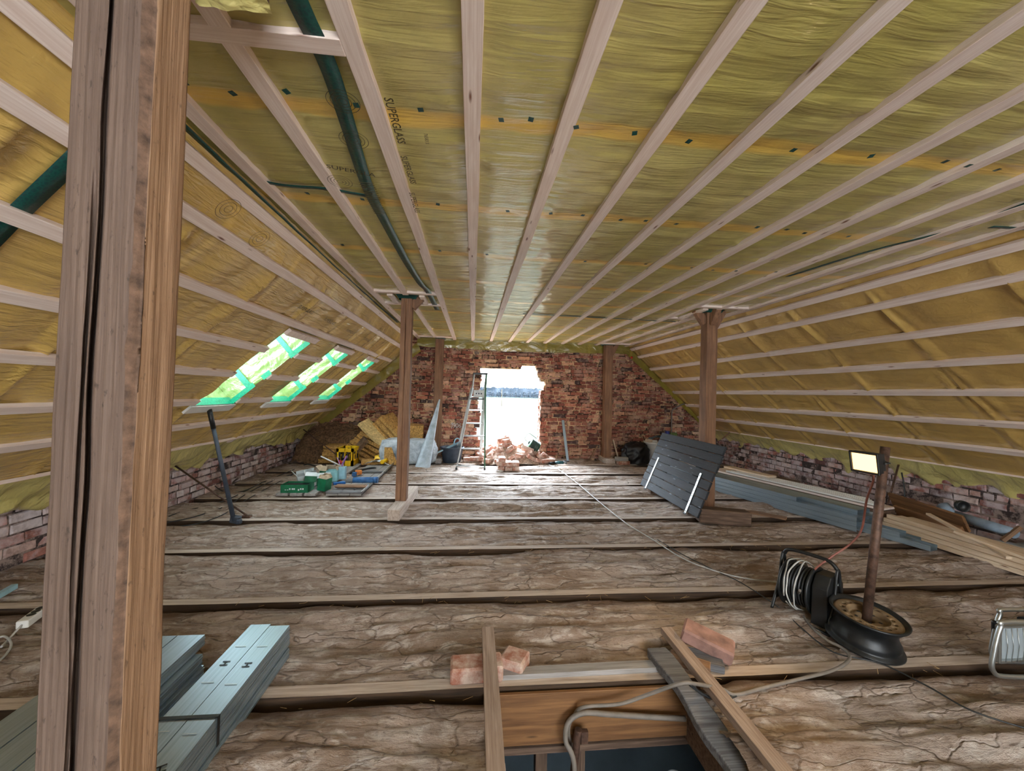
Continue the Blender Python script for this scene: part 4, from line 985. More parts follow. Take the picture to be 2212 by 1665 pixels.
# ------------------------------------------------------------------ work lamp on a pole in a wheel rim
WC = Vector((2.150, 1.955, .0)); tilt = Matrix.Rotation(math.radians(7), 3, Vector((1, .3, 0)))
rim = thing('wheel_rim', 'black steel car wheel rim used as the foot of the lamp pole', 'wheel rim', tuple(WC))
prof = [(r_*.81,z_*.95) for r_,z_ in [(.200, 0), (.207, .004), (.205, .012), (.186, .018), (.180, .030), (.186, .046), (.176, .060), (.160, .085), (.158, .110), (.168, .135), (.184, .145), (.190, .160), (.205, .166), (.208, .174), (.200, .178), (.186, .170), (.178, .156), (.160, .140), (.150, .112), (.152, .085), (.168, .058), (.172, .035), (.178, .022), (.192, .014)]]
CC = WC + Vector((0, 0, .022))
put(rim, MB().lathe(prof, 56, tilt, CC, 0, True, True), 'rim_barrel', RIMB)
dsk = MB(); prof2 = [(.148, .140), (.143, .152), (.134, .155), (.126, .155)]; dsk.lathe(prof2, 64, tilt, CC)
# disc ring with 16 round vent holes
nh = 16
ringP = []; 
def ring_holes():
    rc, rh_, ri, ro = .108, .0105, .092, .126; b = MB(); seg = 10
    for h in range(nh):
        a0 = 2 * PI * h / nh; da = 2 * PI / nh
        outer = []; inner = []
        for k in range(4 * seg):
            t = k / (4 * seg) * 2 * PI; cx_, sy_ = math.cos(t), math.sin(t); m_ = max(abs(cx_), abs(sy_)); u, v = cx_ / m_, sy_ / m_
            r = (ri + ro) / 2 + u * (ro - ri) / 2; a = a0 + v * da / 2; outer.append((r * math.cos(a), r * math.sin(a), .155))
            hx_, hy_ = rc + rh_ * cx_, rh_ * 1.35 * sy_; inner.append((hx_ * math.cos(a0) - hy_ * math.sin(a0), hx_ * math.sin(a0) + hy_ * math.cos(a0), .153))
        N_ = 4 * seg; lower = [(x, y, .140) for x, y, z in inner]
        b.add([CC + tilt @ Vector(p) for p in outer + inner + lower], [(i, (i + 1) % N_, N_ + (i + 1) % N_, N_ + i) for i in range(N_)] + [(N_ + i, N_ + (i + 1) % N_, 2 * N_ + (i + 1) % N_, 2 * N_ + i) for i in range(N_)])
    return b
rhb = ring_holes(); dsk.add(rhb.v, rhb.f)
dsk.lathe([(.092, .155), (.086, .152), (.080, .136), (.070, .130), (.062, .136), (.050, .138), (.034, .132), (.032, .110)], 48, tilt, CC)
put(rim, dsk, 'wheel_disc', RIMD, 'dusty brown disc face')
for k in range(5):
    a = 2 * PI * k / 5 + .3; c = CC + tilt @ Vector((.052 * math.cos(a), .052 * math.sin(a), .1385)); put(rim, MB().lathe([(0, 0), (.008, 0), (.008, .001), (0, .001)], 12, tilt, c), 'bolt_hole', CRACK)
PB = Vector((2.165, 1.962, .045)); PT = Vector((2.285, 1.965, 1.078))
pole = solo(MB().tube([PB, PB.lerp(PT, .5), PT], .0215, 20), 'lamp_pole', RUST, 'brown steel pole standing in the wheel rim and carrying the work lamp', 'pole')
lamp = thing('work_lamp', 'lit floodlight clamped near the top of the brown pole', 'work lamp', (2.19, 1.94, .99))
LC = at(1866, 999, 'Y', 1.90); ldir = Vector((-.97, -.12, -.16)).normalized(); LR = Matrix((Vector((0, 0, 1)).cross(ldir).normalized() * -1, Vector((0, 0, 1)), Vector((0, 0, 1)))) 
xa = ldir.cross(Vector((0, 0, 1))).normalized(); za = xa.cross(ldir).normalized(); LM = Matrix((xa, za, -ldir)).transposed()   # local -Z is the beam
if LM.determinant() < 0: LM = Matrix((-xa, za, -ldir)).transposed()
hs = MB(); hs.box(LC - ldir * .022, (.130, .105, .030), LM); hs.box(LC - ldir * .045, (.085, .07, .02), LM)
for s_ in (-.055, -.033, -.011, .011, .033, .055): hs.box(LC - ldir * .05 + xa * s_, (.004, .09, .03), LM)
put(lamp, hs, 'housing', BLKP, None, .004, 2)
fr_ = MB()
for (cx_, cz_, w_, h_) in ((0, .052, .14, .010), (0, -.052, .14, .010), (.066, 0, .010, .11), (-.066, 0, .010, .11)): fr_.box(LC - ldir * .003 + xa * cx_ + za * cz_, (w_, h_, .012), LM)
put(lamp, fr_, 'front_frame', BLKP, None, .002)
em = bpy.data.materials.new('lit_led_panel'); em.use_nodes = True; eb = em.node_tree.nodes['Principled BSDF']; eb.inputs['Emission Color'].default_value = (1, .56, .20, 1); eb.inputs['Emission Strength'].default_value = 2.6; eb.inputs['Base Color'].default_value = (.02, .02, .02, 1)
put(lamp, MB().box(LC - ldir * .005, (.118, .092, .004), LM), 'lit_panel', em)
bk = MB().tube([LC - ldir * .03 + za * .0 - xa * .075, LC - ldir * .06 - xa * .08, LC - ldir * .10 - xa * .02, LC - ldir * .10 + xa * .0], .004, 8)
bk.bar(LC - ldir * .05, PB.lerp(PT, .915), .03, .012); put(lamp, bk, 'bracket', BLKP)
sp = bpy.data.lights.new('work_lamp_beam', 'SPOT'); sp.energy = 24; sp.color = (1, .70, .38); sp.spot_size = math.radians(125); sp.spot_blend = .6; sp.shadow_soft_size = .05
so = bpy.data.objects.new('work_lamp_beam', sp); COL.objects.link(so); so.location = LC + ldir * .03; so.rotation_euler = ldir.to_track_quat('-Z', 'Y').to_euler()
RC = [LC - ldir * .04 - za * .05, at(1887, 1035, 'Y', 2.0), at(1872, 1080, 'Y', 2.05), at(1862, 1140, 'Y', 2.1), at(1840, 1172, 'Y', 2.12), at(1800, 1200, 'Y', 2.15), at(1766, 1224, 'Y', 2.18), at(1752, 1240, 'Y', 2.22)]
solo(MB().tube(smooth_path(RC, 8), .0055, 8), 'red_lamp_cable', CORDR, 'reddish cable sagging from the work lamp to the cable reel', 'cable')

# ------------------------------------------------------------------ black cable reel
RL = Vector((2.09, 2.27, .0)); ax = Vector((.42, -.90, .0)).normalized()
reel = thing('cable_reel', 'large black cable reel on a stand beside the wheel rim', 'cable reel', tuple(RL))
RF = frame((0, 0, 1), ax); RF = Matrix((ax.orthogonal().normalized(), ax.cross(ax.orthogonal().normalized()).normalized(), ax)).transposed()
RCn = RL + Vector((-.01, 0, .172))
for s_, r_ in ((-.085, .142), (.06, .142)):
    put(reel, MB().lathe([(.03, s_), (r_ - .006, s_), (r_, s_ + .006), (r_, s_ + .012), (r_ - .010, s_ + .016), (.03, s_ + .010)], 40, RF, RCn), 'flange', BLKP)
wr_ = MB()
for i in range(7):
    for j in range(2):
        wr_.lathe([(.100 + .014 * j + .0065 * math.cos(t), -.066 + .0175 * i + .0065 * math.sin(t)) for t in [k * PI / 4 for k in range(9)]], 40, RF, RCn)
put(reel, wr_, 'wound_cable', CORDB); put(reel, MB().lathe([(.07, -.08), (.07, .06)], 24, RF, RCn), 'drum', BLKP)
loops = MB(); rr = random.Random(3)
for i in range(3):
    s_ = -.05 + .03 * i; pts = [RCn + RF @ Vector(((.135 + .02 * rr.random()) * math.cos(t * PI / 8 + i), (.135 + .03 * rr.random()) * math.sin(t * PI / 8 + i), s_ + .01 * math.sin(t))) for t in range(16)]
    loops.tube(smooth_path(pts, 4), .0042, 6)
put(reel, loops, 'loose_loop', CORDG, 'pale loose cable loops')
body = MB(); bx = ax.to_2d().to_3d().normalized()
body.prism([(-.115, -.155), (.115, -.155), (.105, .06), (.055, .125), (-.055, .125), (-.105, .06)], .085, .165, RF if False else Matrix((ax.cross(Vector((0, 0, 1))).normalized(), Vector((0, 0, 1)), ax)).transposed(), RCn)
put(reel, body, 'socket_housing', BLKP, None, .006, 2)
AX2 = Matrix((ax.cross(Vector((0, 0, 1))).normalized(), Vector((0, 0, 1)), ax)).transposed(); W_ = lambda x, y, z: RCn + AX2 @ Vector((x, y, z))
fr2 = MB(); 
for s_ in (-.115, .175):
    fr2.tube(smooth_path([W_(-.14, -.165, s_), W_(-.05, .0, s_), W_(-.02, .13, s_), W_(.0, .165, s_), W_(.02, .13, s_), W_(.05, 0, s_), W_(.14, -.165, s_)], 5), .0085, 8)
fr2.tube([W_(-.14, -.165, -.13), W_(-.14, -.165, .19)], .0085, 8); fr2.tube([W_(.14, -.165, -.13), W_(.14, -.165, .19)], .0085, 8)
put(reel, fr2, 'stand_frame', BLKP)
hd = MB(); hd.tube(smooth_path([W_(0, .16, -.11), W_(0, .195, -.08), W_(0, .205, .02), W_(0, .20, .13), W_(0, .16, .175)], 5), .011, 10); put(reel, hd, 'handle', BLKP)
lb = MB().box(W_(.05, -.07, .1665), (.034, .018, .001), AX2); put(reel, lb, 'paper_label', WHCARD, 'small white label')
put(reel, MB().box(W_(.0, -.02, .1665), (.09, .005, .002), AX2), 'ledge', STRAW); put(reel, MB().lathe([(0, 0), (.009, 0), (.009, .003), (0, .003)], 12, AX2, W_(-.045, -.055, .1655)), 'knob', YEL, 'yellow round knob')
put(reel, MB().box(W_(-.03, .07, .1665), (.06, .012, .001), AX2), 'paper_label', WHCARD, 'pale strip label')

# ------------------------------------------------------------------ tubular frame heater at the right edge
HC = Vector((2.60, 1.52, 0))
ht = thing('site_heater', 'tubular metal framed site lamp at the right edge of the floor', 'site lamp', tuple(HC))
hf = MB()
for dy in (0, .10):
    q0 = at(2143, 1462, 'Z', .015) + Vector((.0 + 1.5 * dy, dy, 0)); top = at(2160, 1350, 'Z', .26) + Vector((.10, dy, 0)); 
    hf.tube(smooth_path([q0 + Vector((.55, -.03, 0)), q0 + Vector((.1, -.005, 0)), q0 + Vector((.005, 0, .03)), q0 + Vector((.01, 0, .12)), q0 + Vector((.045, 0, .235)), q0 + Vector((.09, 0, .26)), q0 + Vector((.5, -.03, .26))], 6), .0105, 12)
put(ht, hf, 'tube_frame', ALU)
q0 = at(2143, 1462, 'Z', .015)
gl = MB(); c0 = q0 + Vector((.23, .03, .135)); 
for (dx, dz, w_, h_) in ((0, .085, .30, .012), (0, -.085, .30, .012), (-.15, 0, .012, .18), (.15, 0, .012, .18)): gl.box(c0 + Vector((dx, 0, dz)), (w_, .02, h_))
put(ht, gl, 'lamp_frame', ALU, None, .002)
put(ht, MB().box(c0 + Vector((0, .012, 0)), (.29, .006, .165)), 'front_glass', (lambda n: (n.col(srgb(150, 160, 165)), n.m)[-1])(NT('frosted_glass', .15)))
gr = MB()
for i in range(9): x = -.13 + i * .0325; gr.tube([c0 + Vector((x, -.014, -.08)), c0 + Vector((x, -.022, 0)), c0 + Vector((x, -.014, .08))], .0018, 5)
put(ht, gr, 'wire_guard', ALU); put(ht, MB().box(c0 + Vector((.04, .05, 0)), (.22, .07, .14)), 'housing', BLKP, None, .01, 2)
put(ht, MB().tube([q0 + Vector((.17, .005, .262)), q0 + Vector((.35, -.01, .262))], .017, 12), 'grip', BLKP); put(ht, MB().tube(smooth_path([c0 + Vector((.05, .0, .10)), c0 + Vector((.02, -.02, .13)), c0 + Vector((.05, -.03, .15)), c0 + Vector((.09, -.02, .12)), c0 + Vector((.07, 0, .08))], 5), .004, 6), 'cord_loop', CORDB)

# ------------------------------------------------------------------ cables on the floor
def cable(name, pix, r, mat, label, z=.014, closed=False):
    pts = [at(p[0], p[1], 'Z', p[2] if len(p) > 2 else z) for p in pix]; return solo(MB().tube(smooth_path(pts, 8), r, 8), name, mat, label, 'cable', 'cables on the floor')
cable('pale_cable', [(1142, 978, .16), (1150, 985, .08), (1163, 995), (1200, 1010), (1240, 1038), (1290, 1080), (1350, 1128), (1410, 1165), (1470, 1203), (1530, 1228), (1600, 1247), (1680, 1257), (1720, 1258, .08), (1745, 1246, .22), (1752, 1238, .28)], .0050, CORDG, 'long pale cable running from the green hose reel to the black reel', .02)
cable('thin_wire', [(1420, 1165), (1470, 1195), (1540, 1230), (1600, 1258), (1680, 1310), (1730, 1355), (1800, 1408), (1900, 1432), (2000, 1480), (2100, 1535), (2240, 1580)], .0035, CORDB, 'thin dark cable crossing the floor past the wheel rim', .018)
cable('thick_cable', [(1728, 1275, .2), (1722, 1300, .05), (1742, 1340), (1780, 1378), (1820, 1400), (1835, 1422), (1800, 1447), (1720, 1468), (1650, 1485), (1590, 1500), (1560, 1488, .05), (1510, 1478, .10), (1470, 1476, .115), (1400, 1500, .03), (1340, 1520, -.02), (1262, 1527, -.04), (1240, 1545, -.10), (1228, 1580, -.16), (1245, 1640, -.4)], .0075, CONDUIT, 'thick dusty cable dropping from the black reel into the hatch', .022)
cable('side_cable', [(1590, 1502), (1555, 1512), (1520, 1500, .05), (1490, 1478, .10)], .006, CORDB, 'short dark cable end beside the thick cable at the hatch', .02)
solo(MB().tube(smooth_path([at(1480, 1552, 'Y', 1.70), at(1400, 1548, 'Y', 1.70), at(1320, 1543, 'Y', 1.70), at(1260, 1540, 'Y', 1.70), at(1228, 1560, 'Y', 1.69), at(1222, 1600, 'Y', 1.68), at(1240, 1650, 'Y', 1.66), at(1245, 1800, 'Y', 1.66)], 6), .011, 10), 'conduit', CONDUIT, 'corrugated grey conduit bent along the hatch board', 'conduit')
solo(MB().tube(smooth_path([at(1236, 1700, 'Y', 1.69), at(1246, 1600, 'Y', 1.69), at(1250, 1575, 'Y', 1.69)], 4), .016, 10).box(at(1262, 1590, 'Y', 1.69), (.03, .02, .05)), 'pipe_clamp', RUST, 'small metal clamp hanging on the hatch board', 'clamp')
cable('black_cable', [(365, 1115), (400, 1103), (450, 1092), (500, 1075), (560, 1045), (600, 1028), (640, 1012)], .006, CORDB, 'dark cable lying along the left wall behind the prop pole')
cable('black_cable', [(362, 1128), (420, 1116), (490, 1092), (540, 1062), (590, 1038), (650, 1018)], .006, CORDB, 'second dark cable along the left wall, nearer the aisle')
cable('black_cable', [(366, 1138), (420, 1132), (480, 1112), (540, 1075), (600, 1042), (632, 1025)], .005, CORDB, 'third dark cable along the left wall, nearest the aisle')
cable('wall_cable', [(415, 990, .42), (430, 1010, .28), (450, 1035, .12), (480, 1060, .02), (520, 1062, .015), (560, 1045, .015)], .006, CORDB, 'dark cable hanging from the left wall film to the floor')
cable('pale_cable', [(-10, 1380), (10, 1374), (24, 1390), (14, 1412), (-8, 1432)], .005, CORDG, 'pale cable loop on the floor at the left edge', .02)
ps = thing('power_strip', 'grey power strip with three sockets on the floor at the left edge', 'power strip', tuple(at(50, 1345, 'Z', .02)))
a, b_ = at(47, 1350, 'Z', .035), at(93, 1316, 'Z', .035); R_ = frame(b_ - a)
put(ps, MB().box((a + b_) / 2, ((b_ - a).length, .05, .04), R_), 'strip_body', WHITEP, None, .005, 2)
for k in range(3): put(ps, MB().lathe([(0, .001), (.017, .001), (.019, 0)], 16, R_, a.lerp(b_, .42 + .22 * k) + Vector((0, 0, .0205))), 'socket', BLKP)
put(ps, MB().tube(smooth_path([a, a + (a - b_) * .5 + Vector((0, 0, -.02)), a + (a - b_) * 1.3 + Vector((0, .05, -.02))], 5), .005, 6), 'cord', CORDG)
beam('metal_angle', at(-10, 1290, 'Z', .03), at(32, 1266, 'Z', .03), .03, .03, LBLUE, label='pale blue metal bar end on the floor at the left edge', cat='metal bar')
# ================================================================== FAR LEFT: tools, boards, insulation
def box_thing(name, c, size, rz, mat, label, cat, group=None, bev=.004, jit=0):
    return solo(MB().box((0, 0, 0), size, None, 0, jit), name, mat, label, cat, group, mat4(Matrix.Rotation(rz, 3, 'Z'), c), bev)
pp = thing('prop_pole', 'dark steel prop pole standing under the first skylight', 'pole', (-2.24, 4.06, 0))
p0, p1 = Vector((-2.255, 4.04, .03)), Vector((-2.43, 3.90, 1.10))
put(pp, MB().tube([p0, p1], [.020, .017], 14), 'tube', DGREY); put(pp, MB().tube([p0.lerp(p1, .83), p0.lerp(p1, 1.0)], .021, 14), 'grip', BLKP)
put(pp, MB().box((-2.245, 4.05, .035), (.085, .05, .07), Matrix.Rotation(.2, 3, 'Y')).box((-2.20, 4.03, .02), (.04, .04, .04)), 'foot', DGREY, None, .006)
ir = solo(MB().tube([(-3.16, 4.50, .49), (-2.235, 4.22, .02)], .009, 8).box((-2.235, 4.22, .010), (.08, .05, .02)), 'iron_rod', RUST, 'rusty rod slanting from the left wall to the floor behind the prop pole', 'rod')
solo(MB().tube([(-3.05, 7.35, .62), (-2.22, 6.98, .14)], .010, 8), 'iron_rod', RUST, 'rusty rod slanting from the far left wall behind the yellow crate', 'rod')
# planks laid as a walkway
for k in range(3):
    beam('walkway_plank', (-2.25 + .143 * k + .02 * k, 4.97, .033), (-2.22 + .143 * k, 7.18 - .1 * k, .033), .138, .030, GREYB, label='grey plank of the left walkway, %s from the left wall' % ORD[k], cat='plank', group='left walkway planks', wav=.004, bevel=.003)
dw = thing('boarded_door', 'old grey boarded door lying flat on the floor in the aisle', 'door leaf', (-1.54, 6.0, 0))
for k in range(3): put(dw, MB().box((-1.68 + .142 * k, 6.05, .028), (.136, 2.12, .024)), 'board', GREYB, None, .003)
for y, z in ((5.03, .052), (5.62, .052), (6.25, .052)):
    put(dw, MB().box((-1.54, y, z), (.43, .085, .026)), 'cross_batten', GREYW, None, .012, 3)
put(dw, MB().box((-1.335, 6.05, .045), (.014, 2.1, .05)), 'edge_strip', ALU, 'pale edge strip', .002)
beam('round_ended_board', (-1.72, 5.25, .075), (-1.33, 5.24, .075), .10, .03, OLDW, label='brown round ended board lying across the grey boarded door', cat='board', bevel=.012)
solo(MB().tube([(-1.565, 5.46, .105), (-1.29, 5.47, .105)], .038, 22).tube([(-1.30, 5.47, .105), (-1.245, 5.47, .105)], .042, 18), 'blue_roll', BLUE, 'blue roll lying across the grey boarded door', 'roll')
# crate
def crate():
    cx, cy, w, d, h, zb = -2.075, 6.90, .27, .36, .29, .05
    root = thing('bottle_crate', 'yellow bottle crate with brown bottles on the left walkway', 'crate', (cx, cy, zb))
    b = MB(); t = .012; bx = lambda x, y, z, a, b_, c_: b.box((cx + x, cy + y, zb + z), (a, b_, c_))
    bx(0, 0, .008, w, d, .016)
    for sy in (-1, 1):
        bx(0, sy * (d / 2 - t / 2), .045, w, t, .09); bx(0, sy * (d / 2 - t / 2), h - .03, w, t, .06)
        for sx in (-1, 0, 1): bx(sx * (w / 2 - .018), sy * (d / 2 - t / 2), h / 2, .036 if sx else .012, t, h)
    for sx in (-1, 1):
        bx(sx * (w / 2 - t / 2), 0, .045, t, d, .09); bx(sx * (w / 2 - t / 2), 0, h - .03, t, d, .06)
        for sy in (-1, 0, 1): bx(sx * (w / 2 - t / 2), sy * (d / 2 - .02), h / 2, t, .04 if sy else .02, h)
    put(root, b, 'crate_body', YEL)
    dv = MB()
    for k in range(1, 4): dv.box((cx - w / 2 + w * k / 4, cy, zb + .10), (.003, d - .03, .17))
    for k in range(1, 5): dv.box((cx, cy - d / 2 + d * k / 5, zb + .10), (w - .03, .003, .17))
    put(root, dv, 'dividers', YEL)
    put(root, MB().lathe([(0, 0), (.036, 0), (.036, .002), (0, .002)], 24, frame((1, 0, 0), (0, -1, 0)), (cx - .07, cy - d / 2 - .0005, zb + .065)), 'round_badge', REDL, 'round red badge')
    return cx, cy, w, d, zb
cx, cy, w, d, zb = crate()
b = MB().lathe([(0, 0), (.029, 0), (.031, .01), (.031, .13), (.022, .165), (.0125, .19), (.0125, .225), (.0145, .226), (.0145, .236), (0, .237)], 16)
bot = b.build('bottle', GLASSB)
nb_ = 0
for i in range(4):
    for j in range(5):
        if (i * 5 + j) in (3, 7, 13, 16): continue
        o = bot if nb_ == 0 else dup(bot); nb_ += 1
        o.location = (cx - w / 2 + w * (i + .5) / 4, cy - d / 2 + d * (j + .5) / 5, zb + .018); tag(o, 'brown glass bottle standing in the yellow crate', 'bottle', 'bottles in the crate')
# green fixing boxes and odds and ends
def open_box(c, s, rz, mat, label, flaps=(.6, .9, 2.0, 1.4), tilt=0, group='open cartons', inner=CARD, content=None):
    R_ = Matrix.Rotation(rz, 3, 'Z') @ Matrix.Rotation(tilt, 3, 'Y'); root = empty('carton', c, R=R_); tag(root, label, 'carton', group)
    w_, d_, h_ = s; t = .004; b = MB(); b.box((0, 0, t / 2), (w_, d_, t)); b.box((w_ / 2, 0, h_ / 2), (t, d_, h_)); b.box((-w_ / 2, 0, h_ / 2), (t, d_, h_)); b.box((0, d_ / 2, h_ / 2), (w_, t, h_)); b.box((0, -d_ / 2, h_ / 2), (w_, t, h_))
    b.build('box_body', mat, root)
    for k, a in enumerate(flaps):
        if a is None: continue
        f = MB(); L = (d_ if k % 2 else w_) * .45
        if k < 2:
            sg = 1 if k else -1; Rf = Matrix.Rotation(-sg * (a - PI / 2) , 3, 'Y'); f.box(Vector((sg * w_ / 2, 0, h_)) + Rf @ Vector((0, 0, L / 2)), (.003, d_, L), Rf)
        else:
            sg = 1 if k == 3 else -1; Rf = Matrix.Rotation(sg * (a - PI / 2), 3, 'X'); f.box(Vector((0, sg * d_ / 2, h_)) + Rf @ Vector((0, 0, L / 2)), (w_, .003, L), Rf)
        f.build('flap', inner, root)
    if content: MB().box((0, 0, h_ * .45), (w_ * .9, d_ * .9, h_ * .7)).build('contents', content, root)
    return root
g = open_box((-2.12, 5.10, .05), (.31, .20, .095), .02, GRNBOX, 'long low green carton at the near end of the left walkway', (None, None, None, None), content=BLKP)
mk = MB()
for x in (-.10, -.075, -.05, -.02, .0, .05, .075, .10): mk.box((x, -.1026, .045 if x > -.06 and x != .05 else .035), (.016, .001, .020 if x > -.06 else .008))
mk.build('printed_marks', WHCARD, g)
open_box((-2.02, 5.22, .14), (.13, .10, .075), .3, GRNBOX, 'small open green carton set on the long low one', (1.2, .4, 2.4, None), .1, inner=WHCARD)
open_box((-1.83, 5.16, .05), (.10, .13, .15), -.25, GRNBOX, 'tall open green carton with raised flaps right of the long low one', (2.0, 2.3, 1.8, 2.2), .12)
open_box((-1.93, 5.42, .05), (.16, .12, .10), .4, GRNBOX, 'open green carton behind the long low one', (.9, 2.0, 2.2, .8), 0, inner=WHCARD)
open_box((-2.22, 5.62, .05), (.22, .14, .10), .5, WHCARD, 'open white carton with bent flaps behind the green ones', (1.0, 2.2, .6, 2.1), -.15, inner=WHCARD)
open_box((-2.02, 5.86, .05), (.20, .14, .10), -.2, GRNBOX, 'open green carton beside the pale blue canister', (.7, 2.0, 2.5, 1.2), .05)
cn = thing('canister', 'pale blue canister among the cartons on the left walkway', 'canister', (-1.80, 5.75, .05))
put(cn, MB().box((-1.80, 5.75, .14), (.10, .08, .18)), 'canister_body', LBLUE, None, .012, 3); put(cn, MB().lathe([(0, .0), (.016, 0), (.016, .03), (0, .03)], 14, None, (-1.80, 5.75, .225)), 'cap', WHITEP)
fg = thing('foam_gun', 'white applicator gun with purple handle lying on the cartons', 'applicator gun', (-1.95, 5.7, .2))
put(fg, MB().tube([(-2.05, 5.62, .39), (-1.80, 5.72, .24)], .009, 10), 'nozzle', WHITEP); put(fg, MB().tube(smooth_path([(-1.80, 5.72, .24), (-1.78, 5.73, .30), (-1.74, 5.73, .38)], 4), .013, 10), 'handle', plain('purple_plastic', srgb(140, 96, 150), .4))
put(fg, MB().tube(smooth_path([(-1.82, 5.71, .25), (-1.84, 5.72, .30), (-1.87, 5.72, .36)], 4), .006, 8), 'trigger', plain('violet_plastic', srgb(160, 120, 170), .4))
open_box((-1.90, 5.66, .05), (.14, .12, .15), .1, plain('pale_blue_card', srgb(150, 205, 210), .6), 'pale blue open carton carrying the applicator gun', (1.8, 2.0, None, 2.0), 0)
box_thing('orange_pack', (-1.66, 6.05, .085), (.09, .06, .06), .4, plain('orange_pack', srgb(222, 130, 50), .5), 'small orange pack on the left walkway', 'packet')
box_thing('blue_case', (-1.74, 5.45, .065), (.15, .06, .03), .5, plain('blue_case', srgb(20, 90, 160), .4), 'small blue flat case beside the tall green carton', 'case')
box_thing('blue_tin', (-1.69, 5.95, .08), (.06, .05, .06), .1, BLUE, 'small blue tin before the orange pack', 'tin')
solo(MB().tube(smooth_path([(-1.75, 6.2, .06), (-1.62, 6.35, .075), (-1.52, 6.5, .065), (-1.60, 6.55, .06), (-1.74, 6.36, .06), (-1.78, 6.24, .06)], 6), .010, 8), 'black_cord_coil', CORDB, 'black coiled cord at the right rim of the left walkway', 'cord')
# paper and yellow bag on the door
yb = thing('yellow_bag', 'crumpled yellow bag with white paper on the grey boarded door', 'bag', (-1.53, 6.95, .06))
put(yb, MB().grid(lambda u, v: (-1.68 + .34 * u, 7.05 + .16 * v, .10 + .09 * u + .06 * math.sin(PI * v) + .02 * nz(u * 5, v * 5)), 18, 12), 'bag_body', YEL)
put(yb, MB().grid(lambda u, v: (-1.80 + .40 * u + .02 * nz(v * 4, 1), 6.85 + .22 * v, .052 + .07 * math.sin(PI * u) * (1 - .5 * v) + .03 * nz(u * 4, v * 4, 5)), 20, 14), 'paper_sheet', WHCARD)
put(yb, MB().tube([(-1.50, 6.84, .10), (-1.44, 7.02, .11)], .035, 14), 'yellow_roll', YEL)
# rock wool batts: a tumbled pile in the corner
def batt(c, s, R_, lab, mat=WOOL, sd=0):
    b = MB(); w_, d_, h_ = s
    def face(fn, nu, nv): b.grid(fn, nu, nv)
    wob = lambda p: Vector(p) + Vector((.012 * nz(p[0] * 7 + sd, p[1] * 7, p[2] * 9), .012 * nz(p[0] * 7, p[1] * 7 + sd, p[2] * 9), .018 * nz(p[0] * 4, p[1] * 5, sd + p[2] * 12)))
    for sg in (-1, 1):
        face(lambda u, v: wob(((u - .5) * w_, (v - .5) * d_, sg * h_ / 2)), 14, 10); face(lambda u, v: wob(((u - .5) * w_, sg * d_ / 2, (v - .5) * h_)), 14, 3); face(lambda u, v: wob((sg * w_ / 2, (u - .5) * d_, (v - .5) * h_)), 10, 3)
    return tag(b.build('insulation_batt', mat, None, mat4(R_, c)), lab, 'insulation batt', 'tumbled insulation batts')
E3 = lambda x, y, z: Matrix.Rotation(z, 3, 'Z') @ Matrix.Rotation(y, 3, 'Y') @ Matrix.Rotation(x, 3, 'X')
for k in range(5): batt((-2.38 + .03 * (k % 2), 7.32, .05 + .062 * k), (.48 - .03 * k, .42, .056), E3(0, .03, .1 * (k % 3) - .1), 'orange brown insulation batt, %s from the floor in the small left stack' % ORD[k], WOOL, k)
for k in range(6): batt((-1.95 + .055 * k, 7.42 + .01 * k, .14 + .060 * k), (.62, .45, .052), E3(.1, .55 - .03 * k, -.15), 'insulation batt sliding down the slant stack, %s layer' % ORD[k], WOOL, 10 + k)
for k in range(4): batt((-1.62 + .06 * k, 7.52, .50 + .060 * k), (.50, .40, .055), E3(.2, .75, -.25), 'insulation batt on the crest of the pile, %s layer' % ORD[k], WOOL, 20 + k)
for k in range(4): batt((-1.28, 7.62, .46 + .065 * k), (.72, .34, .060), E3(0, .04, .05), 'insulation batt lying flat behind the silver pack, %s layer' % ORD[k], WOOL, 30 + k)
batt((-2.02, 7.14, .26), (.50, .28, .06), E3(.25, -.85, .2), 'dark brown insulation batt leaning behind the yellow crate', WOOLD, 41)
batt((-1.72, 7.30, .52), (.66, .30, .045), E3(.35, .72, -.1), 'pale frayed insulation batt crossing the slant stack', plain('pale_wool', srgb(206, 176, 120), .95, 0, .2, 30, .015), 42)
batt((-1.72, 7.08, .06), (.36, .34, .07), E3(0, .1, .3), 'small insulation batt at the foot of the silver pack', WOOL, 43)
def lump(fn, nu, nv): return MB().grid(fn, nu, nv)
solo(lump(lambda u, v: (-3.10 + 1.55 * u, 7.15 + .68 * v, max(.0, (.70 * math.sin(PI * min(1, u * .75 + .25)) ** .7 * (v ** .7)) + .10 * nz(u * 6, v * 5) + .05 * nz(u * 17, v * 14))), 60, 34), 'brown_wool_heap', WOOLD, 'dark brown heap of old insulation in the far left corner', 'insulation heap')
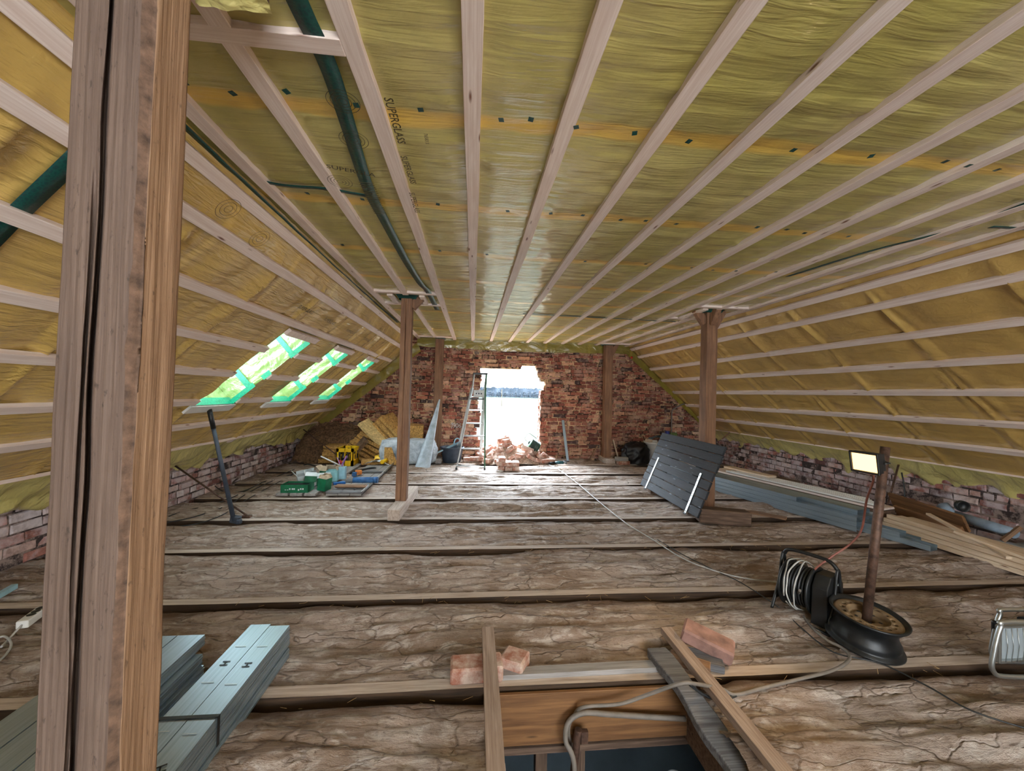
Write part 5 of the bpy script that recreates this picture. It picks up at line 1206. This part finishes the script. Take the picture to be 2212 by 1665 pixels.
# silver wrapped pack
def pack():
    x0, x1, y0, y1, h = -1.62, -.62, 7.02, 7.40, .44
    root = thing('silver_pack', 'big silver plastic wrapped insulation pack behind the middle post', 'wrapped pack', ((x0 + x1) / 2, (y0 + y1) / 2, 0))
    b = MB()
    def fn(u, v):
        a = 2 * PI * u; ph_ = PI * (v - .5); k = 1 / max(abs(math.cos(a)), abs(math.sin(a))); k = k ** .72; c_ = max(.0, math.cos(ph_)) ** .22; zz = math.sin(ph_); zz = math.copysign(abs(zz) ** .7, zz)
        n = 1 + .07 * nz(math.cos(a) * 3, math.sin(a) * 3, v * 5) + .04 * nz(math.cos(a) * 9, math.sin(a) * 9, v * 12)
        return ((x0 + x1) / 2 + (x1 - x0) / 2 * math.cos(a) * k * c_ * n, (y0 + y1) / 2 + (y1 - y0) / 2 * math.sin(a) * k * c_ * n, max(.004, h / 2 + .02 + h / 2 * zz * (1 + .08 * nz(u * 9, v * 4, 7))))
    b.grid(fn, 120, 40); put(root, b, 'foil_wrap', FOIL)
    put(root, MB().grid(lambda u, v: (-1.50 + .02 * u * 4 + .16 * u * (1 - .75 * v), 6.975 - .015 * math.sin(PI * u) + .03 * v, .03 + .30 * v), 8, 10), 'exposed_wool', WOOL, 'wool showing through a tear')
    pr = MB()
    for i in range(9): pr.box((-1.30 + .012 * i, 6.992, .27), (.003, .003, .22), Matrix.Rotation(.5, 3, 'Y'))
    for i in range(9): pr.box((-.74 + .012 * i, 6.992, .16), (.003, .003, .16), Matrix.Rotation(.6, 3, 'Y'))
    put(root, pr, 'printed_stripes', DGREY, 'grey printed stripes')
pack()
solo(MB().grid(lambda u, v: (-.82 + .20 * v + (.115 * (1 - v) + .014) * math.cos(2 * PI * u), 6.83 + .62 * v + (.06 * (1 - v) + .012) * math.sin(2 * PI * u), .02 + 1.15 * v + .01 * nz(u * 6, v * 9)), 22, 40), 'rolled_foil', plain('grey_foil_sheet', srgb(176, 190, 202), .35, 0, .15, 9, .01), 'tall grey rolled sheet tapering up against the far left post', 'rolled sheet')
beam('board', (-.74, 7.45, .02), (-.70, 7.60, .90), .07, .02, OLDW, label='narrow brown board leaning beside the far left post', cat='board', up=(0, 1, 0))
cbk = brick_at((-.60, 7.32, .06), PI / 2 + .1, (0, 0), 'dusty concrete block on the floor left of the dark tub', size=(.26, .11, .10), mat=GREYB)
# tub
tb = thing('mortar_tub', 'dark grey mortar tub full of tools left of the stepladder', 'tub', (-.36, 7.45, 0))
put(tb, MB().lathe([(0, .005), (.155, .005), (.165, .02), (.205, .27), (.222, .275), (.224, .292), (.208, .292), (.200, .275), (.160, .03), (0, .02)], 40, None, (-.36, 7.45, 0)), 'tub_body', DGREY)
put(tb, MB().lathe([(.206, .262), (.228, .268), (.228, .278), (.206, .280)], 40, None, (-.36, 7.45, 0)), 'rim', DGREY)
beam('spirit_level', (-.62, 7.30, .20), (-.22, 7.50, .37), .045, .022, LBLUE, label='pale flat tool handle sticking out of the tub to the left', cat='tool', group='tools in the tub')
beam('trowel', (-.45, 7.48, .28), (-.20, 7.44, .40), .09, .012, LBLUE, label='pale blue flat blade lying on top of the tub', cat='trowel', group='tools in the tub', bevel=.004)
solo(MB().lathe([(0, -.03), (.03, -.025), (.04, 0), (.03, .025), (0, .03)], 18, None, (-.24, 7.47, .33)), 'white_ball_tool', WHITEP, 'round white tool head at the right rim of the tub', 'tool', 'tools in the tub')
hn = MB(); hn.tube(smooth_path([(-.34, 7.5, .30), (-.31, 7.5, .42), (-.25, 7.5, .44), (-.22, 7.5, .38), (-.27, 7.5, .31)], 5), .011, 8); solo(hn, 'float_handle', LBLUE, 'pale loop handle rising from the tub', 'tool', 'tools in the tub')
# ------------------------------------------------------------------ stepladder
def ladder():
    root = thing('stepladder', 'aluminium stepladder with green rear tubes before the gable opening', 'stepladder', (0, 7.1, 0))
    AL, AR = Vector((-.285, 7.52, 0)), Vector((.175, 7.50, 0)); TL, TR = Vector((-.015, 7.16, 1.40)), Vector((.205, 7.16, 1.40)); tl, tr = Vector((.01, 7.10, 1.66)), Vector((.235, 7.10, 1.66))
    BLn, BRn = Vector((-.245, 6.74, 0)), Vector((.235, 6.72, 0))
    for a, b_, c in ((AL, TL, tl), (AR, TR, tr)):
        put(root, MB().bar(a, TL.lerp(TL, 0) if a is AL else TR, .024, .055, (1, 0, 0)).bar(TL if a is AL else TR, c, .020, .030, (1, 0, 0)), 'rail', ALU, None, .002)
    for i in range(5):
        t = (.26 + .245 * i) / 1.40; p, q = AL.lerp(TL, t), AR.lerp(TR, t); put(root, MB().bar(p, q, .075, .022), 'step', ALU, None, .003)
    p, q = AL.lerp(TL, .86) + Vector((0, -.08, .0)), AR.lerp(TR, .86) + Vector((0, -.08, 0)); pl = put(root, MB().bar(p, q, .20, .022), 'platform', BLKP)
    put(root, MB().box((.105, 7.06, 1.30), (.19, .010, .13)), 'notice_plate', SCREENP, 'pale notice plate', .003)
    mk = MB()
    for x in (.04, .085, .13): mk.lathe([(0, 0), (.014, 0), (.014, .001), (0, .001)], 10, frame((1, 0, 0), (0, -1, 0)), (.02 + x, 7.054, 1.30))
    put(root, mk, 'printed_marks', DGREY)
    put(root, MB().tube([BLn, TL + Vector((-.01, -.06, -.10)), tl + Vector((0, -.02, 0))], .0125, 10), 'rear_tube', ALU)
    put(root, MB().tube([BRn, TR + Vector((.02, -.06, -.10)), tr + Vector((.0, -.02, 0))], .0125, 10), 'rear_tube', GREENP, 'green rear tube')
    put(root, MB().tube([BLn + Vector((.0, 0, .07)), BRn + Vector((0, 0, .05))], .009, 8).tube([BLn.lerp(TL, .40), BRn.lerp(TR, .40)], .009, 8), 'brace_bar', ALU)
    put(root, MB().bar(tl + Vector((-.02, -.01, .0)), tr + Vector((.02, -.01, -.0)), .05, .035), 'top_handle', BLKP, None, .008, 2)
    for c in (BLn, BRn): put(root, MB().box(c + Vector((0, 0, .018)), (.035, .035, .036)), 'foot', BLKP, None, .004)
ladder()
# ------------------------------------------------------------------ rubble heap below the opening
rng = random.Random(21); heap = []
def hz(x, y): return .40 * math.exp(-((x - .70) / .46) ** 2 - ((y - 7.72) / .34) ** 2) + .10 * math.exp(-((x - 1.15) / .35) ** 2 - ((y - 7.5) / .2) ** 2) + .06
tries = 0
while len(heap) < 74 and tries < 6000:
    tries += 1; x = rng.uniform(-.12, 1.62); y = rng.uniform(7.28, 8.02)
    if y > 7.84 and not (.3 < x < 1.3): continue
    if x > 1.42 and rng.random() < .6: continue
    top = hz(x, y)
    if top < .075 and rng.random() < .5: continue
    z = rng.uniform(.045, max(.05, top)); 
    if any((x - a) ** 2 + (y - b_) ** 2 + ((z - c) * 1.6) ** 2 < .0125 for a, b_, c in heap): continue
    heap.append((x, y, z))
for (x, y, z) in heap:
    hh = rng.random() < .4; tl_ = 0 if z < .07 else 1
    brick_at((x, y, z), rng.uniform(0, PI), (tl_ * rng.uniform(-.6, .6), tl_ * rng.uniform(-.7, .7)), 'loose broken brick in the rubble heap below the gable opening', 'rubble heap bricks', half=hh, name='loose_brick')
rb_ = MB().grid(lambda u, v: (-.3 + 2.1 * u, 7.2 + .8 * v, max(.002, (hz(-.3 + 2.1 * u, 7.2 + .8 * v) - .07) * .75 + .03 * nz(u * 14, v * 9) + .004)), 60, 30)
tag(rb_.build('mortar_rubble', plain('mortar_crumbs', srgb(190, 168, 150), .95, 0, .3, 40, .02)), 'crumbled mortar and brick dust lying under the rubble bricks', 'rubble', None, 'stuff')
for n_, (x, y, z, lab) in enumerate(((.52, 6.78, .036, 'bottom left'), (.64, 6.76, .036, 'bottom middle'), (.755, 6.77, .036, 'bottom right'), (.50, 6.86, .108, 'raised back'), (.545, 6.79, .108, 'top left'), (.655, 6.78, .108, 'top middle'), (.77, 6.78, .108, 'top right'), (.53, 6.80, .180, 'single uppermost'))):
    brick_at((x, y, z), PI / 2 + .05 * ((n_ * 7) % 3 - 1), (0, 0), '%s brick of the small neat stack before the rubble' % lab, 'small brick stack', name='stacked_brick')
solo(MB().lathe([(.02, 0), (.045, .003), (.048, .010), (.030, .012), (.028, .006), (.020, .004)], 24, None, (.50, 6.60, .004)), 'tape_ring', WHITEP, 'small white ring on the floor before the brick stack', 'ring')
# green hose reel on the heap
hr = thing('hose_reel', 'green framed cable reel lying on the rubble heap by the opening', 'cable reel', (1.17, 7.55, .3))
axh = Vector((.75, .15, -.45)).normalized(); HF = Matrix((axh.orthogonal().normalized(), axh.cross(axh.orthogonal().normalized()).normalized(), axh)).transposed(); hc = Vector((1.19, 7.58, .33))
for s_ in (-.09, .10): put(hr, MB().lathe([(.04, s_), (.118, s_), (.122, s_ + .004), (.118, s_ + .008), (.04, s_ + .008)], 32, HF, hc), 'flange', GREENP)
wl = MB()
for i in range(11): wl.lathe([(.098 + .008 * math.cos(t), -.078 + .0165 * i + .008 * math.sin(t)) for t in [k * PI / 4 for k in range(9)]], 32, HF, hc)
put(hr, wl, 'wound_cable', plain('dark_green_cable', srgb(52, 76, 66), .5))
c3 = hc - axh * .10; u_, v_ = HF.col[0], HF.col[1]
upv = Vector((0, 0, 1)); sdv = axh.cross(upv).normalized(); upv = sdv.cross(axh).normalized()
put(hr, MB().tube(smooth_path([c3 - sdv * .02, c3 - sdv * .02 - axh * .10 + upv * .02, c3 - axh * .10 + upv * .14, c3 + upv * .15, hc + upv * .14], 5), .006, 8), 'tube_frame', ALU)
# metal railing just outside
rl = MB(); 
for x in (.50, .60, .68, .76, .84, .92): rl.tube([(x - .06, 8.6, -.4), (x - .06, 8.6, .47)], .006, 6)
rl.tube([(.40, 8.6, .48), (.90, 8.6, .48)], .010, 8)
solo(rl, 'metal_railing', ALU, 'thin metal railing standing just outside the gable opening', 'railing')
box_thing('scaffold_platform', (.7, 8.9, -.45), (2.4, 1.0, .06), 0, PLANKW, 'board platform outside below the opening', 'platform')
solo(MB().tube([(.1, 8.9, -.48), (.1, 8.9, -5.5)], .03, 8).tube([(1.5, 8.9, -.48), (1.5, 8.9, -5.5)], .03, 8), 'scaffold_leg', ALU, 'steel legs carrying the outside platform', 'scaffold') if False else None
# angle grinder
ag = thing('angle_grinder', 'blue green angle grinder on the floor right of the rubble', 'angle grinder', (1.68, 7.22, 0))
put(ag, MB().tube([(1.56, 7.22, .05), (1.62, 7.22, .052), (1.72, 7.22, .052)], [.022, .028, .028], 16), 'motor_housing', plain('teal_housing', srgb(50, 96, 104), .45)); put(ag, MB().tube([(1.44, 7.22, .042), (1.56, 7.22, .045)], [.016, .02], 12), 'handle', BLKP)
put(ag, MB().box((1.755, 7.22, .055), (.05, .05, .05)), 'gear_head', ALU, None, .01, 2); put(ag, MB().tube([(1.755, 7.22, .05), (1.755, 7.12, .06)], .012, 10), 'side_handle', BLKP)
put(ag, MB().lathe([(0, 0), (.062, 0), (.062, .003), (0, .003)], 28, None, (1.77, 7.22, .078)), 'cutting_disc', BLKP)
cable('grinder_cable', [(1192, 1003), (1175, 1005), (1160, 1008), (1170, 998), (1150, 992)], .004, CORDB, 'short dark cable of the angle grinder', .012)
# sticks and profile leaning on the gable
for nm, a, b_, w_, h_, mt, lab, ct in (('metal_profile', (1.90, 7.62, .01), (1.84, 7.87, .80), .05, .03, STEEL, 'grey metal profile leaning against the gable right of the opening', 'metal profile'),
    ('wood_stick', (2.40, 7.80, .01), (2.58, 7.87, .29), .03, .02, OLDW, 'short slanted stick leaning on the gable left of the far right post', 'stick'),
    ('tool_handle', (2.98, 7.72, .02), (2.90, 7.86, .42), .028, .028, PLANKW, 'wooden tool handle leaning on the gable right of the far right post', 'tool handle')):
    beam(nm, a, b_, w_, h_, mt, label=lab, cat=ct, up=(0, 1, 0), bevel=.003)
brick_at((2.93, 7.36, .036), .1, (0, 0), 'lower dusty brick beside the foot of the far right post', 'two bricks by the post')
brick_at((2.90, 7.37, .108), -.1, (0, 0), 'upper dusty white brick beside the foot of the far right post', 'two bricks by the post', mat=GREYB)
# black sack, white bin and what lies on it
solo(MB().grid(lambda u, v: (lambda a, f: (3.38 + (.27 + .05 * nz(math.cos(a) * 2, math.sin(a) * 2, v * 3)) * math.cos(a) * f, 7.50 + .20 * math.sin(a) * f, .40 * v ** .8 * (1 + .12 * nz(u * 9, v * 3)) + .02))(2 * PI * u, max(0, 1 - v ** 5) ** .5 * (1 + .10 * nz(math.cos(2 * PI * u) * 4, math.sin(2 * PI * u) * 4, v * 6))), 64, 30), 'black_sack', BAGB, 'full black sack against the gable left of the white bin', 'sack')
solo(MB().grid(lambda u, v: (3.16 + .22 * u, 7.18 + .14 * v, .012 + .045 * math.sin(PI * u) * math.sin(PI * v)), 14, 10), 'black_shoe', BAGB, 'flat black bundle on the floor before the black sack', 'bundle')
wbn = thing('white_bin', 'pale open bin with yellowish rim behind the leaning black panel', 'bin', (3.88, 7.5, 0))
put(wbn, MB().lathe([(0, .01), (.18, .01), (.20, .03), (.245, .40), (.27, .405), (.275, .43), (.25, .435), (.235, .40), (.19, .04), (0, .03)], 36, None, (3.90, 7.52, 0)), 'bin_body', WHITEP)
put(wbn, MB().tube([(3.60, 7.42, .47), (3.72, 7.40, .45)], .035, 14), 'rolled_edge', CARD)
solo(MB().grid(lambda u, v: (3.72 + .30 * u, 7.40 + .2 * v, .47 + .10 * math.sin(PI * u) * (1 - .4 * v) + .03 * nz(u * 5, v * 5)), 18, 12), 'blue_grey_rag', RAG, 'blue grey rag lying on the pale bin', 'rag')
solo(MB().tube([(4.02, 7.38, .50), (4.04, 7.46, .66)], [.055, .05], 16).lathe([(0, 0)], 3) if False else MB().tube([(4.02, 7.38, .47), (4.03, 7.40, .66)], [.05, .045], 16), 'patterned_can', plain('blue_white_can', srgb(60, 70, 150), .4, 0, .35, 30), 'blue and white patterned can on the pale bin', 'can')
box_thing('green_carton', (4.16, 7.42, .54), (.13, .10, .18), .2, plain('olive_card', srgb(98, 118, 60), .6), 'green carton beside the patterned can', 'carton')
box_thing('shelf_board', (4.12, 7.48, .44), (.40, .24, .02), .0, OLDW, 'board carrying the can and green carton next to the pale bin', 'board')
box_thing('support_block', (4.09, 7.50, .215), (.16, .2, .42), .0, OLDWF, 'block under the shelf board beside the pale bin', 'block')
solo(MB().lathe([(0, 0), (.03, 0), (.03, .12), (.012, .16), (.012, .19), (0, .19)], 14, None, (4.32, 7.55, .63)).lathe([(0, 0), (.05, 0), (.05, .18), (0, .18)], 3) if False else MB().lathe([(0, 0), (.03, 0), (.03, .12), (.012, .16), (.012, .19), (0, .19)], 14, None, (4.26, 7.50, .455)), 'spray_bottle', WHITEP, 'small white bottle behind the leaning black panel', 'bottle')
for nm in ('white_bin', 'blue_grey_rag', 'patterned_can', 'green_carton', 'shelf_board', 'spray_bottle'): bpy.data.objects[nm].location.x -= .20
bpy.data.objects['black_sack'].location.x -= .13
# wall pipe, little red lamp, chalk mark
solo(MB().tube(smooth_path([(4.15, 7.84, .0), (4.15, 7.84, .5), (4.15, 7.84, .95), (4.16, 7.84, 1.05), (4.25, 7.84, 1.12), (4.42, 7.84, 1.20)], 6), .014, 12), 'wall_conduit', CONDUIT, 'bent grey conduit on the gable under the right slope', 'conduit')
solo(MB().lathe([(0, 0), (.022, .004), (.026, .02), (.018, .04), (0, .045)], 18, frame((1, 0, 0), (0, -1, 0)), (3.26, 7.865, 2.13)), 'red_fitting', REDL, 'small red fitting at the top right corner of the gable', 'fitting')
ch = MB()
def stroke(pts):
    ch.tube([(-.42 + x * .55, GY - .018, .60 + y * .55) for x, y in smooth2(pts)], .0042, 5)
def smooth2(p): return [(q.x, q.y) for q in smooth_path([(a, b_, 0) for a, b_ in p], 4)]
stroke([(0, .12), (.05, .20), (.05, .10), (.03, -.02)]); stroke([(.14, .18), (.09, .17), (.09, .11), (.14, .11), (.15, .17), (.14, .06), (.10, .02)])
stroke([(.22, .17), (.18, .11), (.20, .03), (.25, .05), (.26, .13), (.22, .17)]); stroke([(.36, .17), (.30, .10), (.30, .04), (.35, .03), (.36, .08), (.31, .09)])
solo(ch, 'chalk_mark', WHCARD, 'scribbled chalk year on the gable bricks right of the far left post', 'chalk writing')
# small floor litter
for i, (x, y, l) in enumerate(((585, 1090, 'left'), (1000, 1078, 'middle'), (1150, 1062, 'right'))):
    p = at(x, y, 'Z', .012); brick_at(tuple(p), i, (0, 0), 'tiny %s chip of debris on the floor of the aisle' % l, size=(.03, .02, .016), mat=CARD, name='debris_chip')
solo(MB().tube(smooth_path([(-2.78, 6.9, .03), (-2.68, 6.82, .06), (-2.60, 6.85, .03), (-2.52, 6.8, .03)], 4), .012, 6), 'dark_cord_bits', CORDB, 'short dark cord bits at the foot of the far left wall', 'cord')
# ================================================================== OUTSIDE
gz = -5.6
def ground(name, x0, x1, y0, y1, z, mat): tag(MB().add([(x0, y0, z), (x1, y0, z), (x1, y1, z), (x0, y1, z)], [(0, 1, 2, 3)]).build(name, mat), kind='structure')
ground('ground', -600, 900, 8.4, 380, gz, STUBBLE); ground('ground_far', -900, 1500, 380, 900, gz, MEADOW)
tr = thing('birch_tree', 'birch tree in the distant row seen through the opening', 'tree', (0, 0, gz), 'distant birches')
put(tr, MB().tube([(0, 0, gz), (.2, 0, gz + 7), (.1, 0, gz + 15)], [.42, .30, .10], 7), 'trunk', BIRCH)
def crown(sd):
    b = MB()
    r_ = random.Random(sd)
    for k in range(46):
        a = r_.uniform(0, 2 * PI); z0 = r_.uniform(4, 13); L = r_.uniform(2.0, 5.2) * (1.15 - abs(z0 - 8.5) / 12); b.tube([(0, 0, gz + z0), (L * .5 * math.cos(a), L * .5 * math.sin(a), gz + z0 + 1.0), (L * math.cos(a), L * math.sin(a), gz + z0 + 2.6 * r_.random() + .8)], [.16, .22, .05], 5)
    return b
put(tr, crown(1), 'crown', TREEM)
rr = random.Random(9); k = 0; xx = 10
while xx < 135:
    o = tr if k == 0 else dup(tr); o.location = (xx, 640 + rr.uniform(-25, 25), gz); s_ = rr.uniform(.85, 1.25); o.scale = (s_, s_, s_ * rr.uniform(.9, 1.1)); o.rotation_euler.z = rr.uniform(0, 6); xx += rr.uniform(2.4, 5.2); k += 1
wd_ = MB().grid(lambda u, v: (-60 + 260 * u, 690 + 6 * nz(u * 40, v), gz + v * (16.5 + 3.5 * nz(u * 34, 2) + 1.6 * nz(u * 120, 5))), 260, 8)
for q in range(8): wd_.grid(lambda u, v: (-60 + 260 * u, 694 + q * 4, gz + v * (15.5 + 4 * nz(u * 40, q) + 1.6 * nz(u * 120, q))), 160, 4)
tag(wd_.build('tree_belt', TREEM), 'hazy belt of bare woodland along the horizon', 'tree_belt', None, 'stuff')
solo(MB().tube([(15.5, 210, gz), (15.4, 210, gz + 9.2)], [.14, .10], 8), 'field_pole', plain('old_pole', srgb(110, 96, 70), .9), 'thin wooden pole standing alone in the field', 'pole')
